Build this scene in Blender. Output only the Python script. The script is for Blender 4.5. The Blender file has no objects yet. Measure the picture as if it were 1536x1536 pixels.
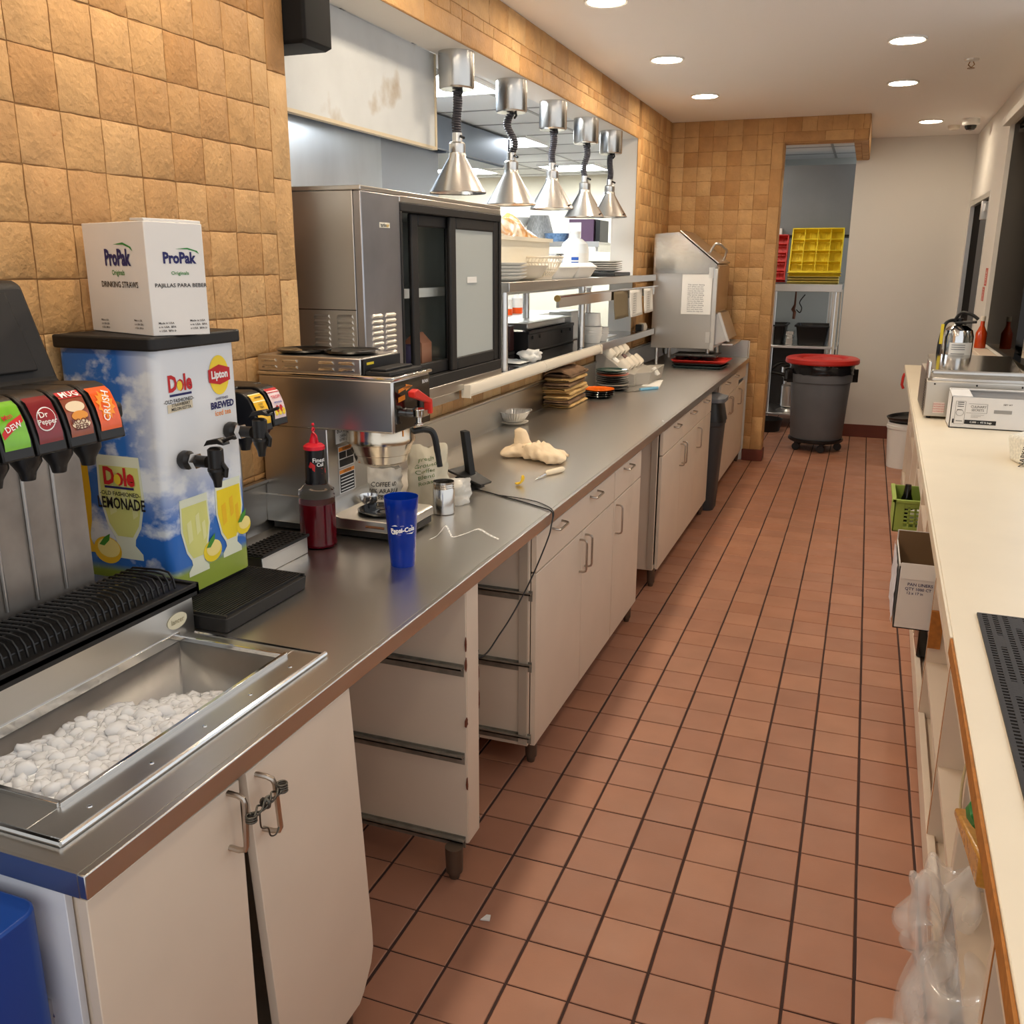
import bpy, bmesh, math, random
from mathutils import Vector, Matrix, noise
random.seed(7)
C = bpy.context.scene.collection
PI = math.pi
def lin(c):
    return tuple((x/12.92 if x <= .04045 else ((x+.055)/1.055)**2.4) for x in c)
def hx(r, g, b): return lin((r/255, g/255, b/255))

# ------------------------------------------------------------------ materials
MATS = {}
def mat(name, col, rough=.5, metal=0., var=0., vscale=8., bump=0., bscale=60., stretch=(1, 1, 1), trans=0., ior=1.45,
        emit=None, estr=0., spec=.5, coat=0., island=None, alpha=1., sss=0., rvar=0., bdist=.002, dirt=None, dscale=3., dcov=.55):
    if name in MATS: return MATS[name]
    m = bpy.data.materials.new(name); m.use_nodes = True; MATS[name] = m
    nt = m.node_tree; N = nt.nodes; L = nt.links
    b = N['Principled BSDF']
    b.inputs['Roughness'].default_value = rough; b.inputs['Metallic'].default_value = metal
    b.inputs['IOR'].default_value = ior; b.inputs['Transmission Weight'].default_value = trans
    b.inputs['Specular IOR Level'].default_value = spec; b.inputs['Coat Weight'].default_value = coat
    b.inputs['Alpha'].default_value = alpha
    if sss:
        b.inputs['Subsurface Weight'].default_value = sss; b.inputs['Subsurface Radius'].default_value = (.02, .02, .02)
    b.inputs['Base Color'].default_value = (*col, 1)
    if emit:
        b.inputs['Emission Color'].default_value = (*emit, 1); b.inputs['Emission Strength'].default_value = estr
    tc = N.new('ShaderNodeTexCoord'); mp = N.new('ShaderNodeMapping'); mp.inputs['Scale'].default_value = stretch
    L.new(tc.outputs['Object'], mp.inputs['Vector'])
    out = None
    def noise_(sc, det=4):
        n = N.new('ShaderNodeTexNoise'); n.inputs['Scale'].default_value = sc; n.inputs['Detail'].default_value = det
        L.new(mp.outputs[0], n.inputs['Vector']); return n
    def mixc(fac, a, bcol, mode='MIX'):
        x = N.new('ShaderNodeMix'); x.data_type = 'RGBA'; x.blend_type = mode
        if isinstance(fac, float): x.inputs[0].default_value = fac
        else: L.new(fac, x.inputs[0])
        for i, q in ((6, a), (7, bcol)):
            if isinstance(q, tuple): x.inputs[i].default_value = (*q, 1)
            else: L.new(q, x.inputs[i])
        return x.outputs[2]
    cur = col
    if island:      # list of colours, one per separate tile / lump
        g = N.new('ShaderNodeNewGeometry'); r = N.new('ShaderNodeValToRGB')
        e = r.color_ramp.elements; n = len(island)
        while len(e) < n: e.new(.5)
        for i, q in enumerate(island): e[i].position = i/(n-1); e[i].color = (*q, 1)
        L.new(g.outputs['Random Per Island'], r.inputs[0]); cur = r.outputs[0]
    if var:
        n = noise_(vscale)
        r = N.new('ShaderNodeMapRange'); r.inputs[1].default_value = .3; r.inputs[2].default_value = .7
        r.inputs[3].default_value = 1-var; r.inputs[4].default_value = 1+var*.5
        L.new(n.outputs[0], r.inputs[0])
        v = N.new('ShaderNodeCombineColor')
        for i in range(3): L.new(r.outputs[0], v.inputs[i])
        cur = mixc(1., cur, v.outputs[0], 'MULTIPLY')
    if dirt:
        n = noise_(dscale, 6)
        r = N.new('ShaderNodeMapRange'); r.inputs[1].default_value = dcov; r.inputs[2].default_value = dcov+.12
        L.new(n.outputs[0], r.inputs[0])
        cur = mixc(r.outputs[0], cur, dirt)
    if not isinstance(cur, tuple): L.new(cur, b.inputs['Base Color'])
    if rvar:
        n = noise_(vscale*1.7); r = N.new('ShaderNodeMapRange')
        r.inputs[1].default_value = .3; r.inputs[2].default_value = .7
        r.inputs[3].default_value = max(.03, rough-rvar); r.inputs[4].default_value = rough+rvar
        L.new(n.outputs[0], r.inputs[0]); L.new(r.outputs[0], b.inputs['Roughness'])
    if bump:
        n = noise_(bscale, 5); bp = N.new('ShaderNodeBump'); bp.inputs['Strength'].default_value = bump
        bp.inputs['Distance'].default_value = bdist
        L.new(n.outputs[0], bp.inputs['Height']); L.new(bp.outputs[0], b.inputs['Normal'])
    return m

WARM = (1., .80, .58)
steel = mat('brushed steel', (.62, .60, .565), .28, 1.)
steelx = mat('brushed steel along x', (.60, .575, .54), .31, 1.)
steelv = mat('brushed steel upright', (.60, .58, .55), .33, 1.)
steeltop = mat('scuffed steel worktop', (.66, .635, .595), .29, 1.)
chrome = mat('bright steel', (.72, .71, .69), .12, 1.)
satin = mat('satin aluminium', (.78, .76, .72), .30, 1., var=.05)
lampal = mat('spun aluminium', (.80, .78, .74), .26, 1.)
greym = mat('grey painted metal', hx(120, 121, 122), .45, .3)
darkm = mat('dark metal', hx(45, 42, 40), .45, .6)
railm = mat('worn zinc rail', hx(150, 142, 128), .5, .4, var=.3, vscale=30)
lam = mat('cream laminate', hx(226, 208, 186), .42, 0, var=.03, vscale=6, dirt=hx(204, 184, 160), dscale=2.2, dcov=.66)
lamedge = mat('laminate edge', hx(188, 172, 152), .55)
white = mat('white paint', hx(226, 221, 212), .65, 0, bump=.05, bscale=120)
ceilm = mat('ceiling paint', hx(246, 241, 234), .8, 0, bump=.05, bscale=160)
whitep = mat('white plastic', hx(230, 228, 222), .4)
cream = mat('cream plastic', hx(224, 214, 196), .4)
foam = mat('white foam', hx(240, 238, 232), .6)
paper = mat('white paper', hx(236, 234, 228), .7, var=.04)
board = mat('white carton', hx(226, 222, 216), .6, var=.03)
kraft = mat('brown carton', hx(120, 92, 62), .7)
blk = mat('black plastic', hx(24, 22, 21), .38)
legm = mat('dull leg steel', hx(112, 98, 84), .4, .7)
blkm = mat('matte black plastic', hx(24, 22, 21), .55, bump=.1, bscale=300)
blkg = mat('gloss black', hx(12, 12, 12), .12, coat=.3)
blkr = mat('black rubber', hx(40, 36, 35), .6, bump=.2, bscale=200)
grout = mat('wall grout', hx(150, 112, 70), .9)
tilew = mat('tumbled stone tile', hx(208, 163, 104), .62, var=.13, vscale=14, bump=.9, bscale=70, bdist=.005,
            island=[hx(178, 132, 82), hx(192, 148, 95), hx(200, 157, 104), hx(194, 150, 96), hx(208, 168, 116), hx(180, 132, 78), hx(197, 153, 101)],
            dirt=hx(172, 118, 66), dscale=42, dcov=.67)
quarry = mat('red quarry tile', hx(166, 116, 92), .45, var=.10, vscale=5, bump=.25, bscale=220, bdist=.001, rvar=.06,
             island=[hx(160, 110, 86), hx(170, 119, 94), hx(164, 115, 91), hx(176, 125, 98), hx(166, 113, 86)])
fgrout = mat('floor grout', hx(62, 40, 34), .85)
cove = mat('quarry base tile', hx(112, 56, 42), .5, var=.1)
wood = mat('bare particle board', hx(176, 112, 44), .7, var=.2, vscale=60)
bluep = mat('blue plastic', hx(8, 60, 140), .35)
red = mat('red plastic', hx(196, 44, 36), .42)
redv = mat('vivid red', hx(222, 48, 36), .35)
yel = mat('yellow plastic', hx(236, 208, 40), .4)
yelpale = mat('pale yellow plastic', hx(236, 214, 110), .45)
green = mat('green plastic', hx(150, 172, 78), .45)
canm = mat('grey bin plastic', hx(104, 108, 114), .5, var=.1, vscale=6, bump=.1, bscale=40)
glassm = mat('clear glass', (1, 1, 1), .02, trans=1., ior=1.45)
clearp = mat('clear plastic', (1, 1, 1), .08, trans=1., ior=1.3)
linen = mat('beige towel cloth', hx(205, 168, 108), .9, var=.12, vscale=20, bump=.6, bscale=220)
linend = mat('brown towel cloth', hx(120, 92, 66), .9, var=.12, vscale=20, bump=.6, bscale=220)
ragm = mat('cream rag cloth', hx(238, 214, 178), .9, var=.06, vscale=14, bump=.4, bscale=200)
navy = mat('navy ink', hx(34, 34, 92), .6)
inkg = mat('green ink', hx(40, 130, 52), .6)
inkk = mat('black ink', hx(30, 28, 28), .6)
inkr = mat('red ink', hx(196, 36, 40), .6)
inkw = mat('white ink', hx(240, 238, 234), .5)
inkb = mat('blue ink', hx(36, 84, 168), .6)
inko = mat('orange ink', hx(236, 140, 36), .6)
inky = mat('yellow ink', hx(246, 214, 60), .6)

# ------------------------------------------------------------------ mesh builder
class MB:
    def __init__(s): s.v = []; s.f = []; s.m = []
    def add(s, vs, fs, mi=0):
        o = len(s.v); s.v += [tuple(p) for p in vs]; s.f += [tuple(o+i for i in f) for f in fs]
        s.m += [mi]*len(fs); return s
    def hexa(s, p, mi=0):
        return s.add(p, [(3, 2, 1, 0), (4, 5, 6, 7), (0, 1, 5, 4), (1, 2, 6, 5), (2, 3, 7, 6), (3, 0, 4, 7)], mi)
    def box(s, x0, x1, y0, y1, z0, z1, mi=0):
        return s.hexa([(x0, y0, z0), (x1, y0, z0), (x1, y1, z0), (x0, y1, z0), (x0, y0, z1), (x1, y0, z1), (x1, y1, z1), (x0, y1, z1)], mi)
    def lathe(s, prof, c, n=24, axis='z', mi=0, a0=0., a1=2*PI, sx=1., sy=1.):
        full = abs(a1-a0-2*PI) < 1e-6; k = n if full else n+1; o = len(s.v); rings = []
        for r, h in prof:
            if r < 1e-6:
                rings.append([len(s.v)]); s.v.append(_ax(c, 0, 0, h, axis)); continue
            ring = []
            for i in range(k):
                a = a0+(a1-a0)*i/n
                ring.append(len(s.v)); s.v.append(_ax(c, r*math.cos(a)*sx, r*math.sin(a)*sy, h, axis))
            rings.append(ring)
        for A, B in zip(rings, rings[1:]):
            for i in range(n):
                j = (i+1) % k
                if len(A) == 1 and len(B) == 1: continue
                if len(A) == 1: f = (A[0], B[j], B[i])
                elif len(B) == 1: f = (A[i], A[j], B[0])
                else: f = (A[i], A[j], B[j], B[i])
                s.f.append(f); s.m.append(mi)
        return s
    def cyl(s, c, r, h, n=20, axis='z', r1=None, mi=0):
        r1 = r if r1 is None else r1
        return s.lathe([(0, 0), (r, 0), (r1, h), (0, h)], c, n, axis, mi)
    def tube(s, path, r, n=8, mi=0, closed=False):
        P = [Vector(p) for p in path]; m = len(P); R = r if isinstance(r, (list, tuple)) else [r]*m
        T = []
        for i in range(m):
            a = P[(i-1) % m] if (closed or i) else P[0]; b = P[(i+1) % m] if (closed or i < m-1) else P[-1]
            t = (b-a); T.append(t.normalized() if t.length > 1e-9 else Vector((0, 0, 1)))
        u = T[0].orthogonal().normalized(); rings = []
        for i in range(m):
            u = (u-T[i]*u.dot(T[i])); u = u.normalized() if u.length > 1e-6 else T[i].orthogonal().normalized()
            w = T[i].cross(u); ring = []
            for k in range(n):
                a = 2*PI*k/n; ring.append(len(s.v)); s.v.append(tuple(P[i]+(u*math.cos(a)+w*math.sin(a))*R[i]))
            rings.append(ring)
        prs = list(zip(rings, rings[1:]))+([(rings[-1], rings[0])] if closed else [])
        for A, B in prs:
            for k in range(n): s.f.append((A[k], A[(k+1) % n], B[(k+1) % n], B[k])); s.m.append(mi)
        if not closed:
            s.f.append(tuple(reversed(rings[0]))); s.f.append(tuple(rings[-1])); s.m += [mi, mi]
        return s
    def prism(s, poly, axis, a, b, mi=0):
        n = len(poly)
        def pt(q, h): return {'x': (h, q[0], q[1]), 'y': (q[0], h, q[1]), 'z': (q[0], q[1], h)}[axis]
        vs = [pt(q, a) for q in poly]+[pt(q, b) for q in poly]
        fs = [tuple(range(n))[::-1], tuple(range(n, 2*n))]+[(i, (i+1) % n, n+(i+1) % n, n+i) for i in range(n)]
        return s.add(vs, fs, mi)
    def grid(s, fn, nu, nv, mi=0):
        vs = [fn(i/nu, j/nv) for j in range(nv+1) for i in range(nu+1)]; w = nu+1
        return s.add(vs, [(j*w+i, j*w+i+1, (j+1)*w+i+1, (j+1)*w+i) for j in range(nv) for i in range(nu)], mi)
    def ico(s, c, r, sub=2, jit=0., sc=(1, 1, 1), mi=0, seed=0):
        bm = bmesh.new(); bmesh.ops.create_icosphere(bm, subdivisions=sub, radius=1); bm.verts.ensure_lookup_table()
        vs = []
        for q in bm.verts:
            d = 1+jit*noise.noise(q.co*1.6+Vector((seed*3.1, seed*1.7, seed)))
            vs.append((c[0]+q.co.x*r*sc[0]*d, c[1]+q.co.y*r*sc[1]*d, c[2]+q.co.z*r*sc[2]*d))
        fs = [tuple(x.index for x in f.verts) for f in bm.faces]; bm.free()
        return s.add(vs, fs, mi)
    def xf(s, fn, start=0):
        s.v = s.v[:start]+[tuple(fn(Vector(p))) for p in s.v[start:]]; return s
    def rotz(s, ang, c, start=0):
        ca, sa = math.cos(ang), math.sin(ang)
        return s.xf(lambda p: (c[0]+(p.x-c[0])*ca-(p.y-c[1])*sa, c[1]+(p.x-c[0])*sa+(p.y-c[1])*ca, p.z), start)
    def text(s, body, size, o, u, v, mi=0, align='CENTER', sx=1., curve=None, bold=.012):
        vs, fs = text_mesh(body, align, bold); o = Vector(o); u = Vector(u).normalized(); v = Vector(v).normalized()
        pts = []
        for x, y in vs:
            x *= size*sx; y *= size
            pts.append(curve(x, y) if curve else tuple(o+u*x+v*y))
        return s.add(pts, fs, mi)
def _ax(c, a, b, h, axis):
    if axis == 'z': return (c[0]+a, c[1]+b, c[2]+h)
    if axis == 'x': return (c[0]+h, c[1]+a, c[2]+b)
    return (c[0]+b, c[1]+h, c[2]+a)
_tm = {}
def text_mesh(body, align, bold=0.):
    if (body, align, bold) in _tm: return _tm[(body, align, bold)]
    cu = bpy.data.curves.new('t', 'FONT'); cu.body = body; cu.size = 1; cu.resolution_u = 2
    cu.align_x = align; cu.align_y = 'CENTER'; cu.fill_mode = 'FRONT'; cu.offset = bold
    ob = bpy.data.objects.new('t', cu); C.objects.link(ob)
    dg = bpy.context.evaluated_depsgraph_get(); dg.update()
    me = bpy.data.meshes.new_from_object(ob.evaluated_get(dg))
    r = ([(q.co.x, q.co.y) for q in me.vertices], [tuple(p.vertices) for p in me.polygons])
    bpy.data.objects.remove(ob); bpy.data.curves.remove(cu); bpy.data.meshes.remove(me)
    _tm[(body, align, bold)] = r; return r
def wave(u, v, k=3., a=1., s=0): return a*noise.noise(Vector((u*k+s*7.3, v*k-s*3.1, s*1.9)))
def circle_path(c, r, n=24, axis='z', a0=0., a1=2*PI, full=True):
    k = n if full else n+1
    return [_ax(c, r*math.cos(a0+(a1-a0)*i/n), r*math.sin(a0+(a1-a0)*i/n), 0, axis) for i in range(k)]
def rrect(x0, x1, y0, y1, r, n=4):
    out = []
    for cx, cy, a in ((x1-r, y1-r, 0), (x0+r, y1-r, PI/2), (x0+r, y0+r, PI), (x1-r, y0+r, 1.5*PI)):
        for i in range(n+1): out.append((cx+r*math.cos(a+PI/2*i/n), cy+r*math.sin(a+PI/2*i/n)))
    return out
def smooth(P, n=5):
    P = [Vector(p) for p in P]; out = []
    for i in range(len(P)-1):
        a = P[max(i-1, 0)]; b = P[i]; c = P[i+1]; d = P[min(i+2, len(P)-1)]
        for k in range(n):
            t = k/n; out.append(.5*((2*b)+(c-a)*t+(2*a-5*b+4*c-d)*t*t+(3*b-a-3*c+d)*t**3))
    return out+[P[-1]]

# ------------------------------------------------------------------ objects
def root_of(p):
    while p.parent: p = p.parent
    return p
def obj(name, mb, mats, parent=None, ang=35, bevel=0., seg=2, solid=0., sub=0, label=None, loc=None, flat=False):
    me = bpy.data.meshes.new(name)
    if parent is not None:
        b = Vector(root_of(parent)['base'])
    elif loc is not None: b = Vector(loc)
    else:
        xs, ys, zs = zip(*mb.v); b = Vector(((min(xs)+max(xs))/2, (min(ys)+max(ys))/2, min(zs)))
    me.from_pydata([tuple(Vector(p)-b) for p in mb.v], [], mb.f)
    for m in (mats if isinstance(mats, (list, tuple)) else [mats]): me.materials.append(m)
    me.polygons.foreach_set('material_index', mb.m)
    bm = bmesh.new(); bm.from_mesh(me); bmesh.ops.recalc_face_normals(bm, faces=bm.faces); bm.to_mesh(me); bm.free()
    if not flat:
        me.shade_smooth(); me.set_sharp_from_angle(angle=math.radians(ang))
    me.update()
    o = bpy.data.objects.new(name, me); C.objects.link(o)
    if parent is not None: o.parent = parent
    else: o.location = b; o['base'] = tuple(b)
    if solid:
        q = o.modifiers.new('s', 'SOLIDIFY'); q.thickness = solid; q.offset = 0
    if bevel:
        q = o.modifiers.new('b', 'BEVEL'); q.width = bevel; q.segments = seg; q.limit_method = 'ANGLE'; q.angle_limit = math.radians(40); q.harden_normals = False
    if sub:
        q = o.modifiers.new('u', 'SUBSURF'); q.levels = sub; q.render_levels = sub
    if label: o['label'] = label
    return o
def tag(o, label, cat, group=None, kind=None):
    o['label'] = label; o['category'] = cat
    if group: o['group'] = group
    if kind: o['kind'] = kind
    return o
def thing(name, label, cat, loc, group=None):
    o = bpy.data.objects.new(name, None); C.objects.link(o); o.location = loc; o['base'] = tuple(loc)
    o.empty_display_size = .05
    return tag(o, label, cat, group)
def struct(name, mb, mats, **k):
    o = obj(name, mb, mats, loc=(0, 0, 0), **k); o['kind'] = 'structure'; return o
def dup(root, loc, label, group=None):
    def rec(o, p):
        c = o.copy(); C.objects.link(c); c.parent = p
        for ch in o.children: rec(ch, c)
        return c
    r = root.copy(); C.objects.link(r); r.location = loc; r['base'] = tuple(loc); r['label'] = label
    if group: r['group'] = group
    for ch in root.children: rec(ch, r)
    return r
ORD = ['first', 'second', 'third', 'fourth', 'fifth', 'sixth', 'seventh', 'eighth', 'ninth', 'tenth']

# ------------------------------------------------------------------ camera
def cam():
    yaw, pit, rol = -.3597, .2664, .0039
    cy, sy, cp, sp = math.cos(yaw), math.sin(yaw), math.cos(pit), math.sin(pit)
    f = Vector((sy*cp, cy*cp, -sp)); r = Vector((cy, -sy, 0)); u = r.cross(f)
    cr, sr = math.cos(rol), math.sin(rol); R2 = r*cr+u*sr; U2 = u*cr-r*sr
    cd = bpy.data.cameras.new('camera'); o = bpy.data.objects.new('camera', cd); C.objects.link(o)
    M = Matrix((R2, U2, -f)).transposed().to_4x4(); M.translation = (0, 0, 1.6857); o.matrix_world = M
    cd.sensor_width = 36; cd.sensor_fit = 'HORIZONTAL'; cd.lens = 1375.08/1536*36; cd.clip_start = .02
    bpy.context.scene.camera = o
cam()
# ------------------------------------------------------------------ the room
WX, WB = -1.66, -1.84           # pass-through wall: dining face and kitchen face
CZ = 2.81
P_ = .1157
def tile(mb, pos, u0, u1, v0, v1, mi, g=.0016, h=.0055, jit=.0016, seg=4, ch=.0035):
    rnd = random.uniform; u0 += g*rnd(.6, 1.3); u1 -= g*rnd(.6, 1.3); v0 += g*rnd(.6, 1.3); v1 -= g*rnd(.6, 1.3)
    ring = []
    cs = [(u0, v0), (u1, v0), (u1, v1), (u0, v1)]
    for i in range(4):
        a, b = cs[i], cs[(i+1) % 4]
        for k in range(seg):
            t = k/seg; ring.append((a[0]+(b[0]-a[0])*t+rnd(-jit, jit), a[1]+(b[1]-a[1])*t+rnd(-jit, jit)))
    cu, cv = (u0+u1)/2, (v0+v1)/2; n = len(ring); hh = h*rnd(.85, 1.15)
    def ins(q):
        return (q[0]+(ch if q[0] < cu-1e-9 else -ch)*min(1, abs(q[0]-cu)/(abs(u1-u0)/2)), q[1]+(ch if q[1] < cv else -ch)*min(1, abs(q[1]-cv)/(abs(v1-v0)/2)))
    vs = [pos(q[0], q[1], 0) for q in ring]+[pos(q[0], q[1], hh*.7) for q in ring]+[pos(*ins(q), hh) for q in ring]
    fs = [(i, (i+1) % n, n+(i+1) % n, n+i) for i in range(n)]+[(n+i, n+(i+1) % n, 2*n+(i+1) % n, 2*n+i) for i in range(n)]+[tuple(range(2*n, 3*n))]
    mb.add(vs, fs, mi)
def field(mb, pos, us, vs, mi):
    us = sorted(us); vs = sorted(vs)
    for a, b in zip(us, us[1:]):
        for c, d in zip(vs, vs[1:]): tile(mb, pos, a, b, c, d, mi)
def steps(a, b, d):
    o = [a]
    while o[-1]+d < b-.02: o.append(o[-1]+d)
    return o+[b]

rows = [1.05]+[1.646+k*P_ for k in range(-5, 10)]+[CZ]
lw = lambda u, v, h: (WX+h, u, v)
w = MB()
w.box(WB, WX, -.9, 2.505, 0, CZ).box(WB, WX, 6.97, 8.33, 0, CZ).box(WB, WX, 2.505, 6.97, 2.55, CZ).box(WB, WX, 2.505, 6.97, 0, 1.165)
# mortar skins
for y0, y1, z0, z1 in ((-.9, 2.505, 1.04, CZ), (6.97, 8.18, 1.04, CZ), (2.505, 6.97, 2.55, CZ), (2.505, 6.97, 1.04, 1.165)):
    w.box(WX-.001, WX+.002, y0, y1, z0, z1, 1)
cols = [2.336-P_*k for k in range(0, 24)]+[2.413]
field(w, lw, cols, rows, 2)
field(w, lw, [2.413, 2.505], steps(1.05, 2.637, .29), 2)
field(w, lw, [2.413]+[2.48+P_*k*(2 if k % 3 else 2) for k in range(0, 19)]+[6.97], [2.686, CZ], 2)
field(w, lw, steps(2.413, 6.97, P_), [2.637, 2.686], 2)
field(w, lw, steps(2.413, 7.06, .345), [2.553, 2.637], 2)
field(w, lw, [6.97, 7.06], steps(1.2, 2.553, .29), 2)
field(w, lw, [7.06]+[7.12+P_*k for k in range(9)]+[8.175], [r for r in rows if r < 2.6]+[2.637, 2.686, CZ], 2)
field(w, lw, steps(2.505, 6.97, P_), [1.052, 1.165], 2)
wl = struct('wall_left', w, [white, grout, tilew], ang=40)

FY = 8.18
fw = lambda u, v, h: (u, FY-h, v)
w = MB()
w.box(WX, -.744, FY, FY+.15, 0, CZ).box(-.744, -.105, FY, FY+.15, 2.622, CZ).box(-.214, -.105, FY+.15, 9.75, 2.622, CZ)
w.box(WX, -.744, FY-.002, FY+.001, 1.04, CZ, 1).box(-.744, -.105, FY-.002, FY+.001, 2.622, CZ, 1).box(-.9, -.744, FY-.002, FY+.001, .1, 1.05, 1)
w.box(-.746, -.742, FY, FY+.15, .1, 2.62, 1).box(-.744, -.105, FY, FY+.15, 2.620, 2.624, 1).box(-.107, -.103, FY, 9.74, 2.622, CZ, 1).box(-.214, -.105, FY+.15, 9.74, 2.620, 2.623, 1)
fx = [-1.66, -1.548+.0, -1.43, -1.311, -1.193, -1.073, -.955, -.837]
field(w, fw, fx, rows, 2)
field(w, fw, [-.837, -.746], steps(.1, 2.622, .29)+[2.7], 2)
field(w, fw, [-.9, -.837], steps(.1, 1.05, P_), 2)
field(w, fw, [-.837, -.73]+[-.73+P_*k for k in range(1, 6)]+[-.105], [2.70, CZ], 2)
field(w, fw, [-.746, -.43, -.214, -.107], [2.624, 2.70], 2)
sx = lambda u, v, h: (-.744+h, u, v)
field(w, sx, [FY, FY+.15], steps(.1, 2.62, .29), 2)
sr = lambda u, v, h: (-.105+h, u, v)
field(w, sr, steps(FY, 9.74, P_), [2.624, 2.70, CZ], 2)
un = lambda u, v, h: (u, v, 2.622-h)
field(w, un, [-.744, -.48, -.214, -.105], [FY, FY+.15], 2)
field(w, un, [-.214, -.16, -.105], steps(FY+.15, 9.74, P_), 2)
struct('wall_far', w, [white, grout, tilew], ang=40)
b = MB().box(-.905, -.73, FY-.014, FY+.16, 0, .1)
struct('baseboard_far', b, cove, bevel=.004)

# floor: mortar bed and every quarry tile as a raised piece
w = MB(); w.box(-5.2, 3.2, -1.2, 11.6, -.08, -.003, 0)
T_ = .158
for i in range(-7, 11):
    x0 = -.6587+i*T_
    if x0+T_ < -1.75 or x0 > .86: continue
    for j in range(-60, 20):
        y0 = 2.351-j*T_
        if y0 < -.7 or y0 > 11.2: continue
        a, b_, c, d = x0+.004+random.uniform(-.0008, .0008), x0+T_-.004, y0+.0022+random.uniform(-.0008, .0008), y0+T_-.0022
        e = .002; z = random.uniform(-.0006, .0004)
        w.add([(a, c, -.003), (b_, c, -.003), (b_, d, -.003), (a, d, -.003), (a, c, z-.0012), (b_, c, z-.0012), (b_, d, z-.0012), (a, d, z-.0012),
               (a+e, c+e, z), (b_-e, c+e, z), (b_-e, d-e, z), (a+e, d-e, z)],
              [(0, 1, 5, 4), (1, 2, 6, 5), (2, 3, 7, 6), (3, 0, 4, 7), (4, 5, 9, 8), (5, 6, 10, 9), (6, 7, 11, 10), (7, 4, 8, 11), (8, 9, 10, 11)], 1)
struct('floor', w, [fgrout, quarry], flat=True)

# white walls to the right of the doorway, right wall with door, pier and dark glazing
struct('wall_far_right', MB().box(-.215, .86, 9.75, 9.9, 0, CZ), white)
struct('baseboard_right', MB().box(-.215, .80, 9.738, 9.75, 0, .125).box(-.215, -.203, 9.75, 9.9, 0, .125), cove, bevel=.003)
w = MB(); RX = .80
w.box(RX, RX+.12, 7.47, 8.12, 0, CZ).box(RX, RX+.12, 8.12, 9.75, 2.225, CZ).box(RX, RX+.12, 9.62, 9.75, 0, 2.225)
w.box(RX, RX+.12, 5.3, 7.47, 2.60, CZ).box(RX, RX+.12, 5.3, 7.47, 0, 1.13).box(RX, RX+.12, -.9, 5.3, 0, .88)
struct('wall_right', w, white)
struct('trim_1', MB().box(RX-.10, RX+.0, 5.3, 7.45, 1.105, 1.13), lam, bevel=.004)
struct('trim_2', MB().box(RX-.05, RX, 5.3, 7.44, 2.585, 2.64), white, bevel=.004)
struct('ceiling', MB().box(WB, RX+.12, -.9, 9.9, CZ, CZ+.1), ceilm)
# window
wf = MB().box(RX+.03, RX+.09, 6.05, 7.47, 1.13, 2.6).box(RX+.02, RX+.09, 5.3, 6.05, 2.56, 2.6).box(RX+.02, RX+.09, 5.3, 6.05, 1.13, 1.16)
wf = struct('window_1', wf, mat('glossy black panel', (.05, .045, .042), .04, 1.))
MATS['glossy black panel'].node_tree.nodes['Principled BSDF'].inputs['Specular Tint'].default_value = (.06, .055, .05, 1)
obj('pane', MB().box(RX+.05, RX+.06, 5.3, 6.05, 1.16, 2.56), mat('mirror tinted glass', hx(150, 146, 136), .03, 1.), wf)
# door in the right wall, stainless header, black leaf with closer
d = struct('door_1', MB().box(RX-.004, RX+.1, 8.12, 9.62, 2.18, 2.225).box(RX-.004, RX+.1, 8.12, 8.15, 0, 2.18).box(RX-.004, RX+.1, 9.59, 9.62, 0, 2.18), satin)
obj('door_leaf', MB().box(RX+.03, RX+.075, 8.15, 9.59, .01, 2.18), mat('flat black door', hx(16, 15, 15), .9, spec=.1), d)
obj('door_panel', MB().box(RX+.02, RX+.03, 8.2, 8.85, .3, 2.1), mat('grey glass', hx(70, 72, 76), .6), d)
obj('door_closer', MB().box(RX-.01, RX+.03, 8.3, 8.6, 2.08, 2.14).box(RX-.03, RX+.02, 8.36, 8.40, 2.02, 2.16), satin, d, bevel=.004)
# kitchen behind the pass-through
KC = 2.62
w = MB().box(-5.1, WB, -.9, 10.5, KC, KC+.08, 0)
for x in [WB-.30-.61*k for k in range(6)]: w.box(x-.012, x+.012, -.9, 10.4, KC-.004, KC, 1)
for y in [2.2+.61*k for k in range(14)]: w.box(-5.1, WB, y-.012, y+.012, KC-.004, KC, 1)
struct('ceiling_kitchen', w, [mat('ceiling tile', hx(214, 214, 212), .85, bump=.2, bscale=90), mat('ceiling grid', hx(150, 150, 148), .5)])
struct('wall_kitchen_far', MB().box(-5.1, WB, 10.4, 10.5, 0, KC), mat('kitchen wall', hx(226, 218, 196), .5))
struct('wall_kitchen_left', MB().box(-5.2, -5.1, -.9, 10.5, 0, KC+.08), white)
struct('added_reflection_panel', MB().box(-2.80, WB, 2.28, 2.36, 0, KC), mat('tan reflection panel', hx(150, 108, 72), .5))  # unseen panel, added for a brown reflection in the cooler and to block stray light
struct('wall_kitchen_right', MB().box(WB, WB+.1, 8.33, 10.5, 0, KC+.08), white)
# dish room behind the doorway
w = MB().box(WB+.1, -.215, 9.9, 11.2, 2.78, 2.86, 0).box(WB+.1, -.215, 8.33, 9.9, 2.78, 2.86, 0)
for x in (-.45, -1.06): w.box(x-.012, x+.012, 8.33, 11.2, 2.776, 2.78, 1)
for y in (8.8, 9.41, 10.02, 10.63): w.box(WB+.1, -.215, y-.012, y+.012, 2.776, 2.78, 1)
struct('ceiling_dish_room', w, [MATS['ceiling tile'], MATS['ceiling grid']])
struct('wall_dish_room', MB().box(WB+.1, .86, 11.1, 11.2, 0, 2.86), mat('dish wall', hx(176, 180, 176), .4))
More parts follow.
